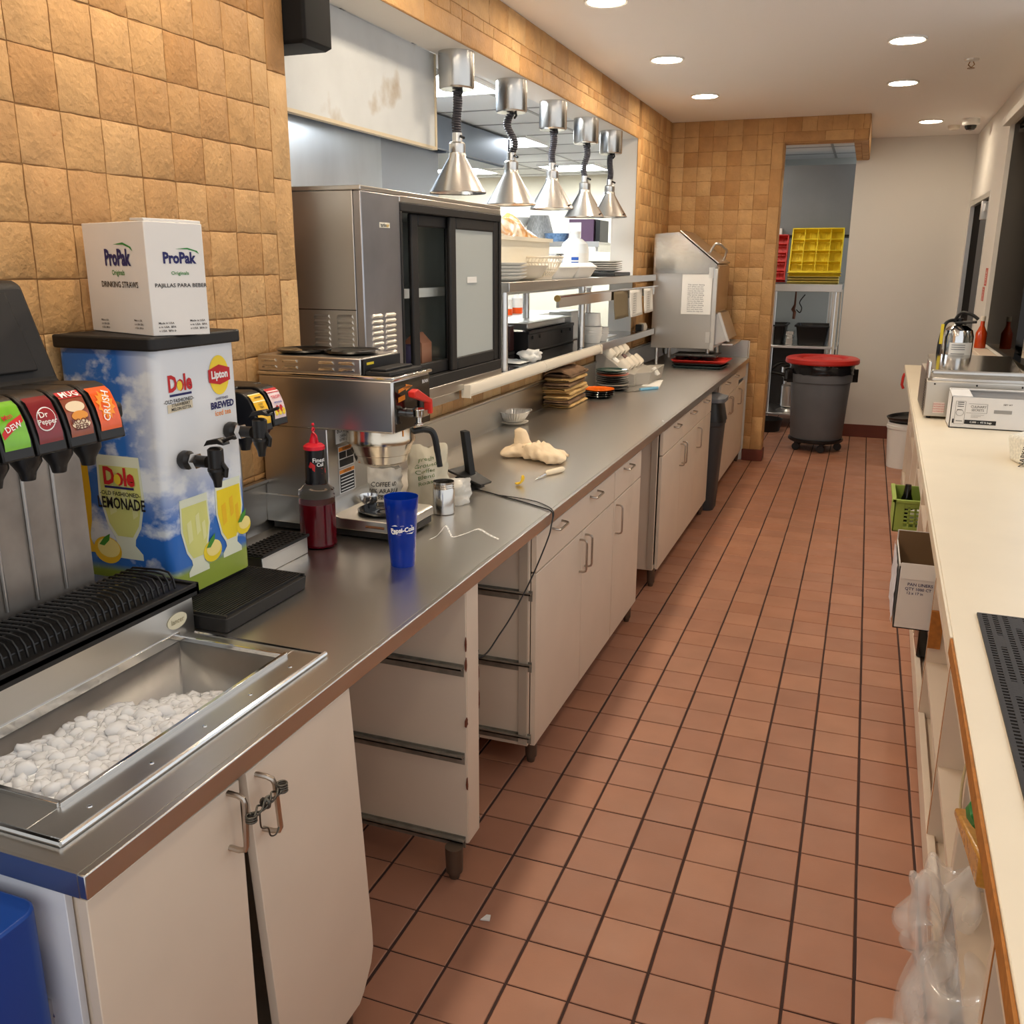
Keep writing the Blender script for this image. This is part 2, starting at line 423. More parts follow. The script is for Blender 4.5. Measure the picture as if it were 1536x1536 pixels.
# ------------------------------------------------------------------ lamps of the room
lens = mat('lamp lens', (1, .9, .75), .5, emit=(1., .84, .64), estr=80.)
lens3 = mat('far aisle lamp lens', (1, .9, .75), .5, emit=(1., .84, .64), estr=54.)
lens2 = mat('aisle lamp lens', (1, .9, .75), .5, emit=(1., .84, .64), estr=36.)
trof = mat('troffer diffuser', (1, 1, 1), .5, emit=(.90, .96, 1.), estr=24.)
def downlight(x, y, lab):
    t = thing('ceiling_light', lab, 'ceiling light', (x, y, CZ-.012), 'recessed round ceiling lights')
    obj('trim_ring', MB().lathe([(.098, .012), (.098, .004), (.094, 0), (.084, .002), (.084, .012)], (x, y, CZ-.012), 28), white, t)
    obj('lens', MB().cyl((x, y, CZ-.008), .086, .006, 28), lens if x < -1 else lens3 if y > 5 else lens2, t)
    return t
dl = [(-1.21, 4.38, 'nearest recessed ceiling light in view, cut by the top of the photo'),
      (-1.20, 5.68, 'second recessed ceiling light in the row beside the tiled header'),
      (-1.19, 6.95, 'far recessed ceiling light of the row beside the tiled header'),
      (.07, 5.62, 'recessed ceiling light over the aisle, nearest of the right row'),
      (.085, 6.88, 'recessed ceiling light over the aisle, middle of the right row'),
      (.35, 8.74, 'recessed ceiling light nearest the white far wall, beside the camera dome'),
      (-1.21, 3.08, 'ceiling light above the coffee brewer, out of the photo'), (-1.21, 1.78, 'ceiling light above the soda fountain, out of the photo'),
      (.07, 4.3, 'ceiling light above the aisle, out of the photo'), 
      (.07, 1.0, 'ceiling light over the viewer'), (-1.21, .4, 'ceiling light over the near end of the steel counter')]
for a in dl: downlight(*a)
def troffer(x0, x1, y0, y1, lab):
    t = thing('ceiling_troffer', lab, 'ceiling light', ((x0+x1)/2, (y0+y1)/2, KC-.02), 'square kitchen ceiling panels')
    obj('frame', MB().box(x0, x1, y0, y0+.02, KC-.02, KC-.001).box(x0, x1, y1-.02, y1, KC-.02, KC-.001).box(x0, x0+.02, y0+.02, y1-.02, KC-.02, KC-.001).box(x1-.02, x1, y0+.02, y1-.02, KC-.02, KC-.001), whitep, t)
    obj('diffuser', MB().box(x0+.02, x1-.02, y0+.02, y1-.02, KC-.016, KC-.006), trof, t)
troffer(-2.62, -2.02, 4.62, 5.22, 'bright square panel in the kitchen ceiling behind the nearest heat lamp')
troffer(-3.15, -2.55, 7.05, 7.65, 'bright square kitchen ceiling panel behind the second heat lamp')
troffer(-4.42, -3.82, 9.15, 9.75, 'bright kitchen ceiling panel farthest left by the cream wall')
troffer(-3.2, -2.6, 9.15, 9.75, 'bright kitchen ceiling panel behind the third and fourth heat lamps')
troffer(-3.9, -3.3, 2.6, 3.2, 'bright kitchen ceiling panel hidden behind the exhaust panel')
def added_troffer(x0, x1, y0, y1, z, lab):
    t = thing('ceiling_troffer', lab, 'ceiling light', ((x0+x1)/2, (y0+y1)/2, z-.02))
    obj('diffuser', MB().box(x0+.02, x1-.02, y0+.02, y1-.02, z-.016, z-.006), mat('added dish room diffuser', (1, 1, 1), .5, emit=(1., .95, .86), estr=7.), t)
    obj('frame', MB().box(x0, x1, y0, y0+.02, z-.02, z-.001).box(x0, x1, y1-.02, y1, z-.02, z-.001).box(x0, x0+.02, y0+.02, y1-.02, z-.02, z-.001).box(x1-.02, x1, y0+.02, y1-.02, z-.02, z-.001), whitep, t)
added_troffer(-1.66, -1.06, 9.0, 9.6, 2.78, 'added ceiling panel brightening the dish room, unseen behind the tiled header')  # unseen lamp, added to brighten the dish room
# sprinkler, detector and dome camera on the ceiling
sp = thing('fire_sprinkler', 'small brass fire sprinkler head hanging from the ceiling', 'sprinkler', (.43, 6.27, CZ-.05))
obj('escutcheon', MB().lathe([(0, .05), (.04, .05), (.036, .04), (.012, .036), (0, .036)], (.43, 6.27, CZ-.05), 20), satin, sp)
obj('frame', MB().tube([(.43-.008, 6.27, CZ-.012), (.43-.016, 6.27, CZ-.03), (.43, 6.27, CZ-.045), (.43+.016, 6.27, CZ-.03), (.43+.008, 6.27, CZ-.012)], .003, 6), mat('brass', hx(150, 110, 70), .3, 1.), sp)
obj('deflector', MB().lathe([(0, 0), (.02, 0), (.02, .003), (0, .003)], (.43, 6.27, CZ-.05), 14), MATS['brass'], sp)
cm = thing('security_camera', 'white dome security camera with black lens on the ceiling', 'camera', (.65, 8.74, CZ-.09))
obj('housing', MB().lathe([(0, .09), (.065, .09), (.065, .05), (.055, .04), (0, .04)], (.65, 8.74, CZ-.09), 24), whitep, cm)
obj('dome', MB().lathe([(.046, .042), (.043, .022), (.03, .006), (0, 0)], (.65, 8.74, CZ-.09), 24), blkg, cm)
tag(obj('smoke_detector', MB().lathe([(0, 0), (.03, 0), (.045, .012), (.05, .035), (0, .035)], (.55, 9.1, CZ-.036), 20), cream), 'small cream smoke detector on the ceiling by the white wall', 'detector')
wd = bpy.data.worlds.new('w'); bpy.context.scene.world = wd; wd.use_nodes = True
bg = wd.node_tree.nodes['Background']; bg.inputs[0].default_value = (.93, .96, 1., 1); bg.inputs[1].default_value = .6
sc = bpy.context.scene
sc.cycles.sample_clamp_indirect = 5
sc.view_settings.view_transform = 'Standard'; sc.view_settings.look = 'None'; sc.view_settings.gamma = 1
sc.view_settings.exposure = 0.88
# ------------------------------------------------------------------ steel counter and ice bin
EX, CT = -.893, .90
co = thing('steel_counter', 'long stainless steel counter with a square front edge on the left', 'counter', (-1.27, 4.4, .862))
t = MB(); th = .866
t.box(WX+.012, EX-.014, .782, .885, th, CT).box(WX+.012, EX-.014, 1.46, FY-.012, th, CT)
t.box(WX+.012, -1.312, .885, 1.46, th, CT).box(-1.046, EX-.014, .885, 1.46, th, CT)
obj('worktop', t, steeltop, co)
obj('front_edge', MB().box(EX-.014, EX, .776, FY-.012, .862, CT), steel, co, bevel=.002)
obj('end_edge', MB().box(WX+.012, EX-.014, .776, .782, .862, CT), steelx, co)
obj('backsplash', MB().prism([(WX+.030, CT), (WX+.020, CT+.02), (WX+.020, 1.036), (WX+.028, 1.044), (WX+.028, 1.052), (WX+.011, 1.052), (WX+.011, CT)], 'y', .79, FY-.02), steel, co)
obj('end_splash', MB().box(WX+.032, -.91, FY-.026, FY-.014, CT, 1.045), steelx, co, bevel=.003)
# scratches and crumbs stay in the material; ice bin
ib = thing('ice_bin', 'drop-in steel ice bin set in the near end of the counter', 'ice bin', (-1.17, 1.17, .62))
x0, x1, y0, y1 = -1.312, -1.046, .885, 1.46
dk = MB()
dk.box(x1, -.974, .815, 1.497, CT, CT+.004).box(x0-.02, x1, y1, 1.497, CT, CT+.004).box(x0-.02, x1, .815, y0, CT, CT+.004)
obj('deck_plate', dk, steel, ib, bevel=.001)
obj('raised_edge', MB().tube([(-1.30, 1.497, CT+.004), (-.974, 1.497, CT+.004)], .0035, 6).tube([(-.974, 1.499, CT+.005), (-.974, .813, CT+.005)], .0055, 8).tube([(-.972, .815, CT+.005), (-1.32, .815, CT+.005)], .0055, 8), chrome, ib)
ln = MB(); z0 = .66
ln.add([(x0, y0, CT), (x1, y0, CT), (x1, y1, CT), (x0, y1, CT), (x0+.01, y0+.02, z0), (x1-.01, y0+.02, z0), (x1-.01, y1-.02, z0), (x0+.01, y1-.02, z0)],
       [(0, 1, 5, 4), (1, 2, 6, 5), (2, 3, 7, 6), (3, 0, 4, 7), (4, 5, 6, 7)])
obj('liner', ln, mat('dull bin steel', (.5, .49, .47), .42, 1., var=.12, vscale=12), ib, solid=.002)
obj('rim', MB().box(x1-.003, x1+.005, y0-.004, y1+.004, CT-.002, CT+.012).box(x0, x1, y0-.006, y0+.003, CT-.002, CT+.012).box(x0, x1, y1-.002, y1+.004, CT-.002, CT+.008).box(x0-.003, x0+.003, y0, y1, CT-.002, CT+.018), chrome, ib, bevel=.001)
for y in (.9, 1.03, 1.16, 1.29, 1.42): obj('screw_head', MB().lathe([(.0045, 0), (.0035, .0016), (0, .002)], (-1.006, y, CT+.004), 10), chrome, ib)
# ice: uncountable heap of nuggets
im = mat('ice', hx(252, 253, 255), .14, trans=.34, ior=1.2, bump=.2, bscale=50, sss=.5)
im2 = mat('packed ice', hx(244, 246, 248), .4, var=.06, vscale=30, bump=.5, bscale=60)
ice = MB(); random.seed(3)
def icez(x, y):
    u = (y-y0)/(y1-y0); v = (x-x0)/(x1-x0)
    return .868-.075*max(0, (u-.5)/.5)**1.1+.030*v-.03*(1-v)*u+.012*noise.noise(Vector((x*14, y*14, 0)))
ice.grid(lambda u, v: (x0+.012+u*(x1-x0-.024), y0+.018+v*(y1-y0-.036), icez(x0+u*(x1-x0), y0+v*(y1-y0))+.001), 16, 30, 1)
for k in range(850):
    x = random.uniform(x0+.02, x1-.015); y = random.uniform(y0+.022, y1-.03)
    r = random.uniform(.009, .017); s0 = len(ice.v)
    ice.ico((0, 0, 0), r, 2, .5, (random.uniform(.8, 1.45), random.uniform(.7, 1.2), random.uniform(.55, .9)), seed=k)
    e = Matrix.Rotation(random.uniform(0, 6.3), 3, 'Z') @ Matrix.Rotation(random.uniform(-.8, .8), 3, 'X')
    zz = icez(x, y)+random.uniform(-.012, .005)
    ice.xf(lambda p: e @ p + Vector((x, y, zz)), s0)
tag(obj('ice_cubes', ice, [im, im2], ang=180), 'heap of clear and white ice filling the steel ice bin', 'ice', kind='stuff')

# ------------------------------------------------------------------ base cabinets
BX = -.93            # plane of the door backs; fronts stand at about -.893
def pull(p0, p1, out, r=.0042, n=4):
    """U-shaped wire pull between two foot points, standing off by out."""
    a, b, o = Vector(p0), Vector(p1), Vector(out); d = (b-a).normalized(); c = .012
    pts = [a, a+o*.6, a+o*.9+d*c*.3, a+o+d*c, b+o-d*c, b+o*.9-d*c*.3, b+o*.6, b]
    return MB().tube(pts, r, 8)
pullm = mat('worn nickel', (.50, .43, .36), .28, 1., var=.1, vscale=30)
def door(t, y0, y1, z0, z1, hand=None, hz=(.565, .69), name='door', th=.018):
    o = obj(name, MB().box(BX, BX+th, y0+.0015, y1-.0015, z0, z1), lam, t, bevel=.0015)
    if hand:
        y = y1-.035 if hand == 'r' else y0+.035
        obj('door_handle', pull((BX+th-.002, y, hz[0]), (BX+th-.002, y, hz[1]), (.03, 0, 0)), pullm, o)
    return o
def drawer(t, y0, y1, z0, z1, hs):
    o = obj('drawer', MB().box(BX, BX+.018, y0+.0015, y1-.0015, z0, z1), lam, t, bevel=.0015)
    for y in hs: obj('drawer_handle', pull((BX+.016, y-.052, (z0+z1)/2+.045), (BX+.016, y+.052, (z0+z1)/2+.045), (.03, 0, -.004)), pullm, o)
    return o
def legs(t, y0, y1, ys=None):
    for y in ys or (y0+.04, y1-.04):
        for x in (-.945, -1.5):
            obj('leg', MB().lathe([(0, 0), (.013, 0), (.017, .02), (.02, .022), (.022, .1), (0, .1)], (x, y, 0), 14), legm, t)
def carcass(t, y0, y1, z0=.10, z1=.862, left=True, right=True):
    c = MB().box(-1.58, BX-.002, y0, y1, z0, z0+.02).box(-1.60, -1.58, y0, y1, z0, z1)
    if left: c.box(-1.58, BX-.002, y0, y0+.019, z0+.02, z1)
    if right: c.box(-1.58, BX-.002, y1-.019, y1, z0+.02, z1)
    return obj('carcass', c, lam, t)
def rails(t, y, side, zs, x0=-1.5):
    for z in zs:
        a = y-.022 if side < 0 else y
        obj('drawer_rail', MB().box(x0, -.918, a, a+.022, z-.004, z).box(x0, -.918, y-.002 if side < 0 else y, y if side < 0 else y+.002, z-.03, z+.006).box(x0, -.918, a if side < 0 else a+.02, a+.002 if side < 0 else a+.022, z-.004, z+.006), railm, t)

cb = thing('base_cabinet', 'cream base cabinet under the ice bin, its two doors tied together by wire', 'cabinet', (-1.24, 1.15, 0), 'cream base cabinets under the steel counter')
carcass(cb, .80, 1.49); legs(cb, .80, 1.49)
d1 = obj('door', MB().prism([(.79, .09), (1.118, .09), (1.122, .842), (.79, .846)], 'x', BX, BX+.018), lam, cb, bevel=.0015)
obj('door_handle', pull((BX+.017, 1.085, .735), (BX+.017, 1.091, .835), (.032, .004, -.004), r=.005), pullm, d1)
rd = [(1.132, .850), (1.472, .852), (1.50, .52), (1.522, .235), (1.523, .19), (1.512, .155), (1.475, .105), (1.455, .09), (1.185, .09)]
d2 = obj('door', MB().prism(rd, 'x', BX+.006, BX+.026), lam, cb, bevel=.0015, label='cream door hanging crooked with a rounded lower corner')
obj('door_handle', pull((BX+.025, 1.157, .835), (BX+.025, 1.166, .722), (.034, .006, -.004), r=.005), pullm, d2)
wt = MB(); random.seed(5)
A, B2 = Vector((-.868, 1.091, .80)), Vector((-.858, 1.166, .815))
for k in range(3):
    pth = []
    for i in range(19):
        s = i/18; p = A.lerp(B2, s); a = s*9+k*2.1; r = .0045+.002*math.sin(s*PI)
        pth.append(p+Vector((math.cos(a)*r, 0, math.sin(a)*r)))
    wt.tube(pth, .0019, 6)
for P0, n in ((A, 3), (B2, 4)):
    for k in range(n): wt.tube(circle_path(P0+Vector((0, 0, -.007+k*.0045)), .0085, 12), .0019, 6, closed=True)
wt.tube(circle_path(A.lerp(B2, .45), .0085, 12, 'y'), .003, 6, closed=True).tube(circle_path(A.lerp(B2, .5)+Vector((.001, 0, .001)), .008, 12, 'x'), .003, 6, closed=True)
wt.tube(smooth([A.lerp(B2, .2)+Vector((.004, 0, -.004)), (-.868, 1.115, .765), (-.866, 1.13, .755), (-.868, 1.138, .735), (-.866, 1.15, .73), (-.866, 1.16, .738)], 5), .0015, 6)
tag(obj('wire_tie', wt, mat('dark twisted wire', hx(92, 88, 80), .4, .8), ang=180), 'dark twisted wire knotted through the two handles of the ice bin cabinet', 'wire')

dp = thing('divider_panel', 'chipped cream upright panel with drawer rails and no drawers, nearest the viewer', 'panel', (-1.24, 2.12, 0))
DX = -.912
obj('panel', MB().box(-1.58, DX, 2.078, 2.162, .09, .862), lam, dp, bevel=.001)
for y, z, a, b in ((2.078, .64, .007, .02), (2.078, .47, .012, .016), (2.079, .28, .006, .02), (2.163, .58, .006, .022), (2.163, .50, .008, .03), (2.078, .70, .005, .02)):
    obj('chipped_spot', MB().ico((DX, y, z), 1, 2, .4, (.0025, a, b), seed=z*50), mat('chipped brown core', hx(104, 54, 34), .8), dp)
obj('edge_strip', MB().box(DX, DX+.002, 2.081, 2.159, .09, .86), lam, dp)
rails(dp, 2.078, -1, (.635, .37, .105)); rails(dp, 2.162, 1, (.635, .37, .105))
obj('leg', MB().lathe([(0, 0), (.014, 0), (.018, .02), (.024, .022), (.026, .1), (0, .1)], (-.937, 2.04, 0), 16), legm, dp)
obj('leg', MB().lathe([(0, 0), (.014, 0), (.018, .02), (.024, .022), (.026, .1), (0, .1)], (-1.5, 2.1, 0), 16), legm, dp)

c2 = thing('base_cabinet', 'cream base cabinet with a wide two-handled drawer, behind the black cord', 'cabinet', (-1.24, 3.39, 0), 'cream base cabinets under the steel counter')
carcass(c2, 2.632, 4.14); legs(c2, 2.67, 4.14)
obj('stile', MB().box(BX-.03, BX-.001, 2.62, 2.632, .11, .862), lamedge, c2)
rails(c2, 2.632, -1, (.655, .405, .142))
drawer(c2, 2.65, 3.645, .718, .842, (2.86, 3.32)); drawer(c2, 3.65, 4.14, .718, .842, (3.85,))
for a, b, h in ((2.65, 3.178, 'r'), (3.18, 3.645, 'l'), (3.65, 4.14, 'l')): door(c2, a, b, .095, .712, h)
c3 = thing('base_cabinet', 'cream base cabinet with three drawers, between the knee space and the tall dark bin', 'cabinet', (-1.24, 5.42, 0), 'cream base cabinets under the steel counter')
carcass(c3, 4.60, 6.24); legs(c3, 4.6, 6.24)
obj('stile', MB().box(BX-.03, BX-.001, 4.59, 4.60, .11, .862), lamedge, c3)
for a, b, h in ((4.64, 5.18, 4.97), (5.18, 5.68, 5.47), (5.68, 6.24, 5.95)): drawer(c3, a, b, .718, .842, (h,))
for a, b, h in ((4.64, 5.18, 'r'), (5.18, 5.68, 'l'), (5.68, 6.24, 'l')): door(c3, a, b, .095, .712, h)
c4 = thing('base_cabinet', 'cream base cabinet at the far end of the counter beside the tiled pier', 'cabinet', (-1.24, 7.4, 0), 'cream base cabinets under the steel counter')
carcass(c4, 6.62, 8.14); legs(c4, 6.66, 8.14)
obj('stile', MB().box(BX-.03, BX-.001, 6.61, 6.62, .11, .862), lamedge, c4)
for a, b, h in ((6.66, 7.16, 6.93), (7.16, 7.66, 7.42)): drawer(c4, a, b, .718, .842, (h,))
o = obj('drawer', MB().box(BX, BX+.018, 7.665, 8.13, .745, .862).rotz(-.05, (BX, 8.13, 0)), lam, c4, bevel=.0015, label='end drawer sitting ajar')
for a, b, h in ((6.66, 7.16, 'r'), (7.16, 7.66, 'l'), (7.66, 8.13, 'l')): door(c4, a, b, .095, .712, h)

# slim bin between the cabinets
sb = thing('waste_bin', 'slim dark grey waste bin with a swing lid between two base cabinets', 'bin', (-.98, 6.43, 0))
def rr_loft(mb, levels, n=4, mi=0, cap=True):
    rings = []
    for (a0, a1, b0, b1, r, z) in levels:
        q = rrect(a0, a1, b0, b1, r, n); rings.append([len(mb.v)+i for i in range(len(q))]); mb.v += [(x, y, z) for x, y in q]
    k = len(rings[0])
    for A_, B_ in zip(rings, rings[1:]):
        for i in range(k): mb.f.append((A_[i], A_[(i+1) % k], B_[(i+1) % k], B_[i])); mb.m.append(mi)
    if cap: mb.f += [tuple(rings[0][::-1]), tuple(rings[-1])]; mb.m += [mi, mi]
    return mb
binm = mat('dark bin plastic', hx(62, 62, 64), .5)
obj('body', rr_loft(MB(), [(-1.14, -.875, 6.31, 6.53, .05, 0), (-1.17, -.845, 6.29, 6.55, .06, .60), (-1.175, -.84, 6.285, 6.555, .06, .605), (-1.175, -.84, 6.285, 6.555, .06, .63)]), binm, sb)
obj('hood', rr_loft(MB(), [(-1.175, -.835, 6.28, 6.56, .06, .63), (-1.16, -.86, 6.29, 6.55, .06, .76), (-1.12, -.89, 6.31, 6.53, .06, .79)]), blk, sb)
obj('lid', rr_loft(MB(), [(-1.17, -.835, 6.285, 6.555, .06, .765), (-1.17, -.835, 6.285, 6.555, .06, .79), (-1.1, -.9, 6.33, 6.51, .05, .812)]), canm, sb)
# blue crate and white board at the near end of the counter
bc = thing('plastic_crate', 'bright blue plastic tote standing on end below the near counter corner', 'crate', (-1.16, .62, 0))
p = rr_loft(MB(), [(-1.32, -.99, .40, .74, .03, 0), (-1.32, -.985, .40, .755, .03, .02), (-1.34, -.975, .38, .762, .03, .55), (-1.35, -.965, .37, .768, .03, .56), (-1.35, -.965, .37, .768, .03, .845)])
obj('body', p, bluep, bc, bevel=.004)
rb = MB()
for x in (-1.28, -1.17, -1.06): rb.box(x-.012, x+.012, .755, .776, .05, .55)
rb.box(-1.34, -.985, .76, .778, .55, .575)
obj('ribs', rb, bluep, bc, bevel=.004)
obj('latch', MB().box(-1.03, -1.0, .768, .79, .60, .66).tube([(-1.03, .79, .60), (-1.0, .79, .63), (-1.01, .79, .66)], .006, 6), chrome, bc)
tag(obj('end_board', MB().box(-1.58, -.945, .785, .797, .09, .86), mat('white board', hx(226, 228, 232), .5), bevel=.001), 'white end board standing between the blue tote and the ice bin cabinet', 'panel')

# ------------------------------------------------------------------ right counter with open cubbies (built straight, then turned by a hair)
RA = -.016
def rr(mb): return mb.rotz(RA, (.215, .8, 0))
rc = thing('bar_counter', 'long cream laminate counter with open cubbies on the right', 'counter', (.5, 3.6, 0))
def robj(name, mb, m, t=rc, **k): return obj(name, rr(mb), m, t, **k)
Y0, Y1 = -.5, 7.75
top = mat('cream worktop', hx(232, 218, 192), .38, var=.03, vscale=5, dirt=hx(200, 184, 158), dscale=30, dcov=.74)
robj('worktop', MB().box(.219, .72, Y0, Y1, .893, .93), top, bevel=.002)
robj('edge_band', MB().box(.213, .2185, 2.0, Y1, .893, .929), top)
robj('bare_edge', MB().prism([(.2185, Y0), (.214, Y0), (.2135, .9), (.215, 1.05), (.2133, 1.3), (.2145, 1.7), (.2135, 2.0), (.2185, 2.0)], 'z', .893, .926), wood)
bays = [-.4, .25, .85, 1.45, 2.02, 2.6, 3.4, 4.2, 4.85, 5.6, 6.3, 7.0, 7.7]
shelves = [(.08, .34, .62)]*4+[(.08, .32, .62), (.08, .30, .60), (.09, .39), (.10, .53), (.10, .56), (.10, .30), (.10, .50), (.10, .5)]
FX = .283
c = MB().box(FX+.02, FX+.40, Y0, Y1, .05, .08).box(FX+.40, FX+.415, Y0, Y1, .05, .893).box(FX+.06, FX+.40, Y0, Y1, 0, .05)
c.box(FX, FX+.40, Y0, Y1, .795, .893)
for y in bays: c.box(FX, FX+.40, y-.02, y+.02, .08, .795)
robj('carcass', c, lam, bevel=.0015)
for (a, b), zs in zip(zip(bays, bays[1:]), shelves):
    for z in zs:
        if z > .11: robj('shelf', MB().box(FX+.003, FX+.40, a+.02, b-.02, z-.02, z), lam)
robj('base_rail', MB().box(FX-.002, FX+.02, Y0, Y1, .012, .10), lam, bevel=.0015)
for q in ((FX-.0012, FX, 2.582, 2.59, .10, .79), (FX-.0012, FX, 3.382, 3.388, .10, .79), (FX-.0012, FX, 1.43, 1.437, .1, .79), (FX-.0012, FX, 4.182, 4.188, .1, .79), (FX-.0015, FX+.04, 3.365, 3.379, .36, .50), (FX-.003, FX-.0015, 2.15, 2.4, .03, .075)): robj('worn_edge', MB().box(*q), wood)
# ------------------------------------------------------------------ tea dispenser with printed wrap
TX, TY0, TY1, TZ0, TZ1 = -1.38, 1.54, 1.815, .95, 1.503
def cloudmat(name):
    m = bpy.data.materials.new(name); m.use_nodes = True; nt = m.node_tree; N = nt.nodes; L = nt.links; b = N['Principled BSDF']
    b.inputs['Roughness'].default_value = .3
    tc = N.new('ShaderNodeTexCoord'); mp = N.new('ShaderNodeMapping'); L.new(tc.outputs['Object'], mp.inputs[0])
    mp.inputs['Scale'].default_value = (6.5, 6.5, 9)
    n = N.new('ShaderNodeTexNoise'); n.inputs['Scale'].default_value = 1.15; n.inputs['Detail'].default_value = 7; n.inputs['Roughness'].default_value = .55
    L.new(mp.outputs[0], n.inputs[0])
    sx = N.new('ShaderNodeSeparateXYZ'); L.new(tc.outputs['Object'], sx.inputs[0])
    # printed picture: grass band at the foot, pale haze towards the top right
    r = N.new('ShaderNodeValToRGB'); r.color_ramp.elements[0].position = .50; r.color_ramp.elements[1].position = .60
    r.color_ramp.elements[0].color = (*hx(44, 108, 190), 1); r.color_ramp.elements[1].color = (*hx(226, 232, 238), 1)
    L.new(n.outputs[0], r.inputs[0])
    def mr(src, a, b_, lo=0, hi=1):
        q = N.new('ShaderNodeMapRange'); q.inputs[1].default_value = a; q.inputs[2].default_value = b_; q.inputs[3].default_value = lo; q.inputs[4].default_value = hi
        L.new(src, q.inputs[0]); return q.outputs[0]
    def mx(f, a, c):
        x = N.new('ShaderNodeMix'); x.data_type = 'RGBA'; L.new(f, x.inputs[0])
        if isinstance(a, tuple): x.inputs[6].default_value = (*a, 1)
        else: L.new(a, x.inputs[6])
        if isinstance(c, tuple): x.inputs[7].default_value = (*c, 1)
        else: L.new(c, x.inputs[7])
        return x.outputs[2]
    my = N.new('ShaderNodeMath'); my.operation = 'MULTIPLY'
    L.new(mr(sx.outputs[2], .22, .36), my.inputs[0]); L.new(mr(sx.outputs[0], .02, .12), my.inputs[1])
    pale = mx(my.outputs[0], r.outputs[0], hx(226, 228, 230))
    g = mx(mr(sx.outputs[2], .118, .10), pale, hx(150, 168, 66))
    L.new(g, b.inputs['Base Color']); return m
td = thing('tea_dispenser', 'tall drink dispenser wrapped in a sky and lemonade print, black lid on top', 'drink dispenser', (-1.5, 1.68, .9))
bw = MB().prism(rrect(-1.644, TX, TY0, TY1, .022, 5), 'z', TZ0, TZ1)
obj('body', bw, cloudmat('printed sky wrap'), td, ang=50)
obj('lid', MB().prism(rrect(-1.646, TX+.012, TY0-.012, TY1+.012, .016, 4), 'z', TZ1, TZ1+.028), blkm, td, bevel=.004)
obj('base_tray', MB().box(-1.64, TX-.01, TY0+.01, TY1-.01, .905, TZ0), blk, td)
for x in (-1.62, -1.42):
    for y in (TY0+.03, TY1-.03): obj('foot', MB().cyl((x, y, .9), .012, .006, 12), blk, td)
fp = TX+.0012
def fpl(y, z): return (fp, y, z)
def lp(x, z): return (x, TY0-.0012, z)
FU, FV = (0, 1, 0), (0, 0, 1)
def disc(mb, fn, cy, cz, ry, rz, mi=0, n=28, a0=0., a1=2*PI):
    return mb.add([fn(cy+ry*math.cos(a0+(a1-a0)*i/n), cz+rz*math.sin(a0+(a1-a0)*i/n)) for i in range(n)], [tuple(range(n))], mi)
def quad(mb, fn, q, mi=0): return mb.add([fn(*p) for p in q], [tuple(range(len(q)))], mi)
up = lambda fn, d: (lambda a, b: tuple(Vector(fn(a, b))+Vector(d)))
# printed logos on the front
mb = MB()
mb.text('Dole', .048, (fp, 1.613, 1.428), FU, FV, 0, sx=.80, bold=.04)
quad(mb, fpl, [(1.578, 1.402), (1.648, 1.402), (1.648, 1.407), (1.578, 1.407)], 1)
disc(mb, up(fpl, (.0006, 0, 0)), 1.6105, 1.4235, .0085, .0105, 2)
mb.text('-OLD FASHIONED-', .0115, (fp, 1.606, 1.392), FU, FV, 3)
lm_ = [inkr, navy, inky, inkk, inkw, inko]; obj('printed_logo', mb, lm_, td, flat=True); mb = MB()
disc(mb, fpl, 1.746, 1.432, .035, .045, 2, 36)
fq = up(fpl, (.0008, 0, 0))
quad(mb, fq, [(1.708, 1.418), (1.746, 1.410), (1.784, 1.418), (1.784, 1.446), (1.746, 1.456), (1.708, 1.446)], 0)
mb.text('Lipton', .024, (fp+.0014, 1.746, 1.433), FU, FV, 4, sx=.95, bold=.04)
mb.text('SWEETENED', .008, (fp, 1.75, 1.378), FU, FV, 1)
mb.text('BREWED', .021, (fp, 1.75, 1.363), FU, FV, 1, bold=.04)
mb.text('iced tea', .018, (fp, 1.75, 1.345), FU, FV, 5)
obj('printed_logo', mb, lm_, td, flat=True)
obj('masking_tape', quad(MB(), fpl, [(1.568, 1.368), (1.648, 1.371), (1.648, 1.389), (1.568, 1.386)]), mat('masking tape', hx(216, 204, 178), .7), td, flat=True)
obj('handwriting', MB().text('STRAWBERRY', .0095, (fp+.0006, 1.61, 1.3835), FU, (0, .03, 1), 0).text('MELON KETTA', .0095, (fp+.0006, 1.61, 1.3745), FU, (0, .03, 1), 0), inkk, td, flat=True)
# printed glasses of drink, fruit and grass on front and left side
def glass_pic(mb, fn, cx, z0, z1, w, mis, d):
    h = z1-z0
    out = [(-.5*w, 1), (.5*w, 1), (.54*w, .6), (.40*w, .32), (.24*w, .2), (.22*w, .14), (.38*w, .06), (.38*w, 0), (-.38*w, 0), (-.38*w, .06), (-.22*w, .14), (-.24*w, .2), (-.40*w, .32), (-.54*w, .6)]
    quad(mb, fn, [(cx+a, z0+b*h) for a, b in out], mis[0])
    f2 = up(fn, d)
    inn = [(-.46*w, .9), (.46*w, .9), (.48*w, .6), (.35*w, .34), (.18*w, .22), (-.18*w, .22), (-.35*w, .34), (-.48*w, .6)]
    quad(mb, f2, [(cx+a, z0+b*h) for a, b in inn], mis[1])
    f3 = up(fn, tuple(2*q for q in d))
    for a0, b0, ww, hh in ((-.30, .42, .16, .30), (.02, .50, .14, .28), (.24, .40, .12, .26)):
        quad(mb, f3, [(cx+(a0)*w, z0+b0*h), (cx+(a0+ww)*w, z0+(b0+.04)*h), (cx+(a0+ww*.9)*w, z0+(b0+hh)*h), (cx+(a0-.02)*w, z0+(b0+hh*.9)*h)], mis[2])
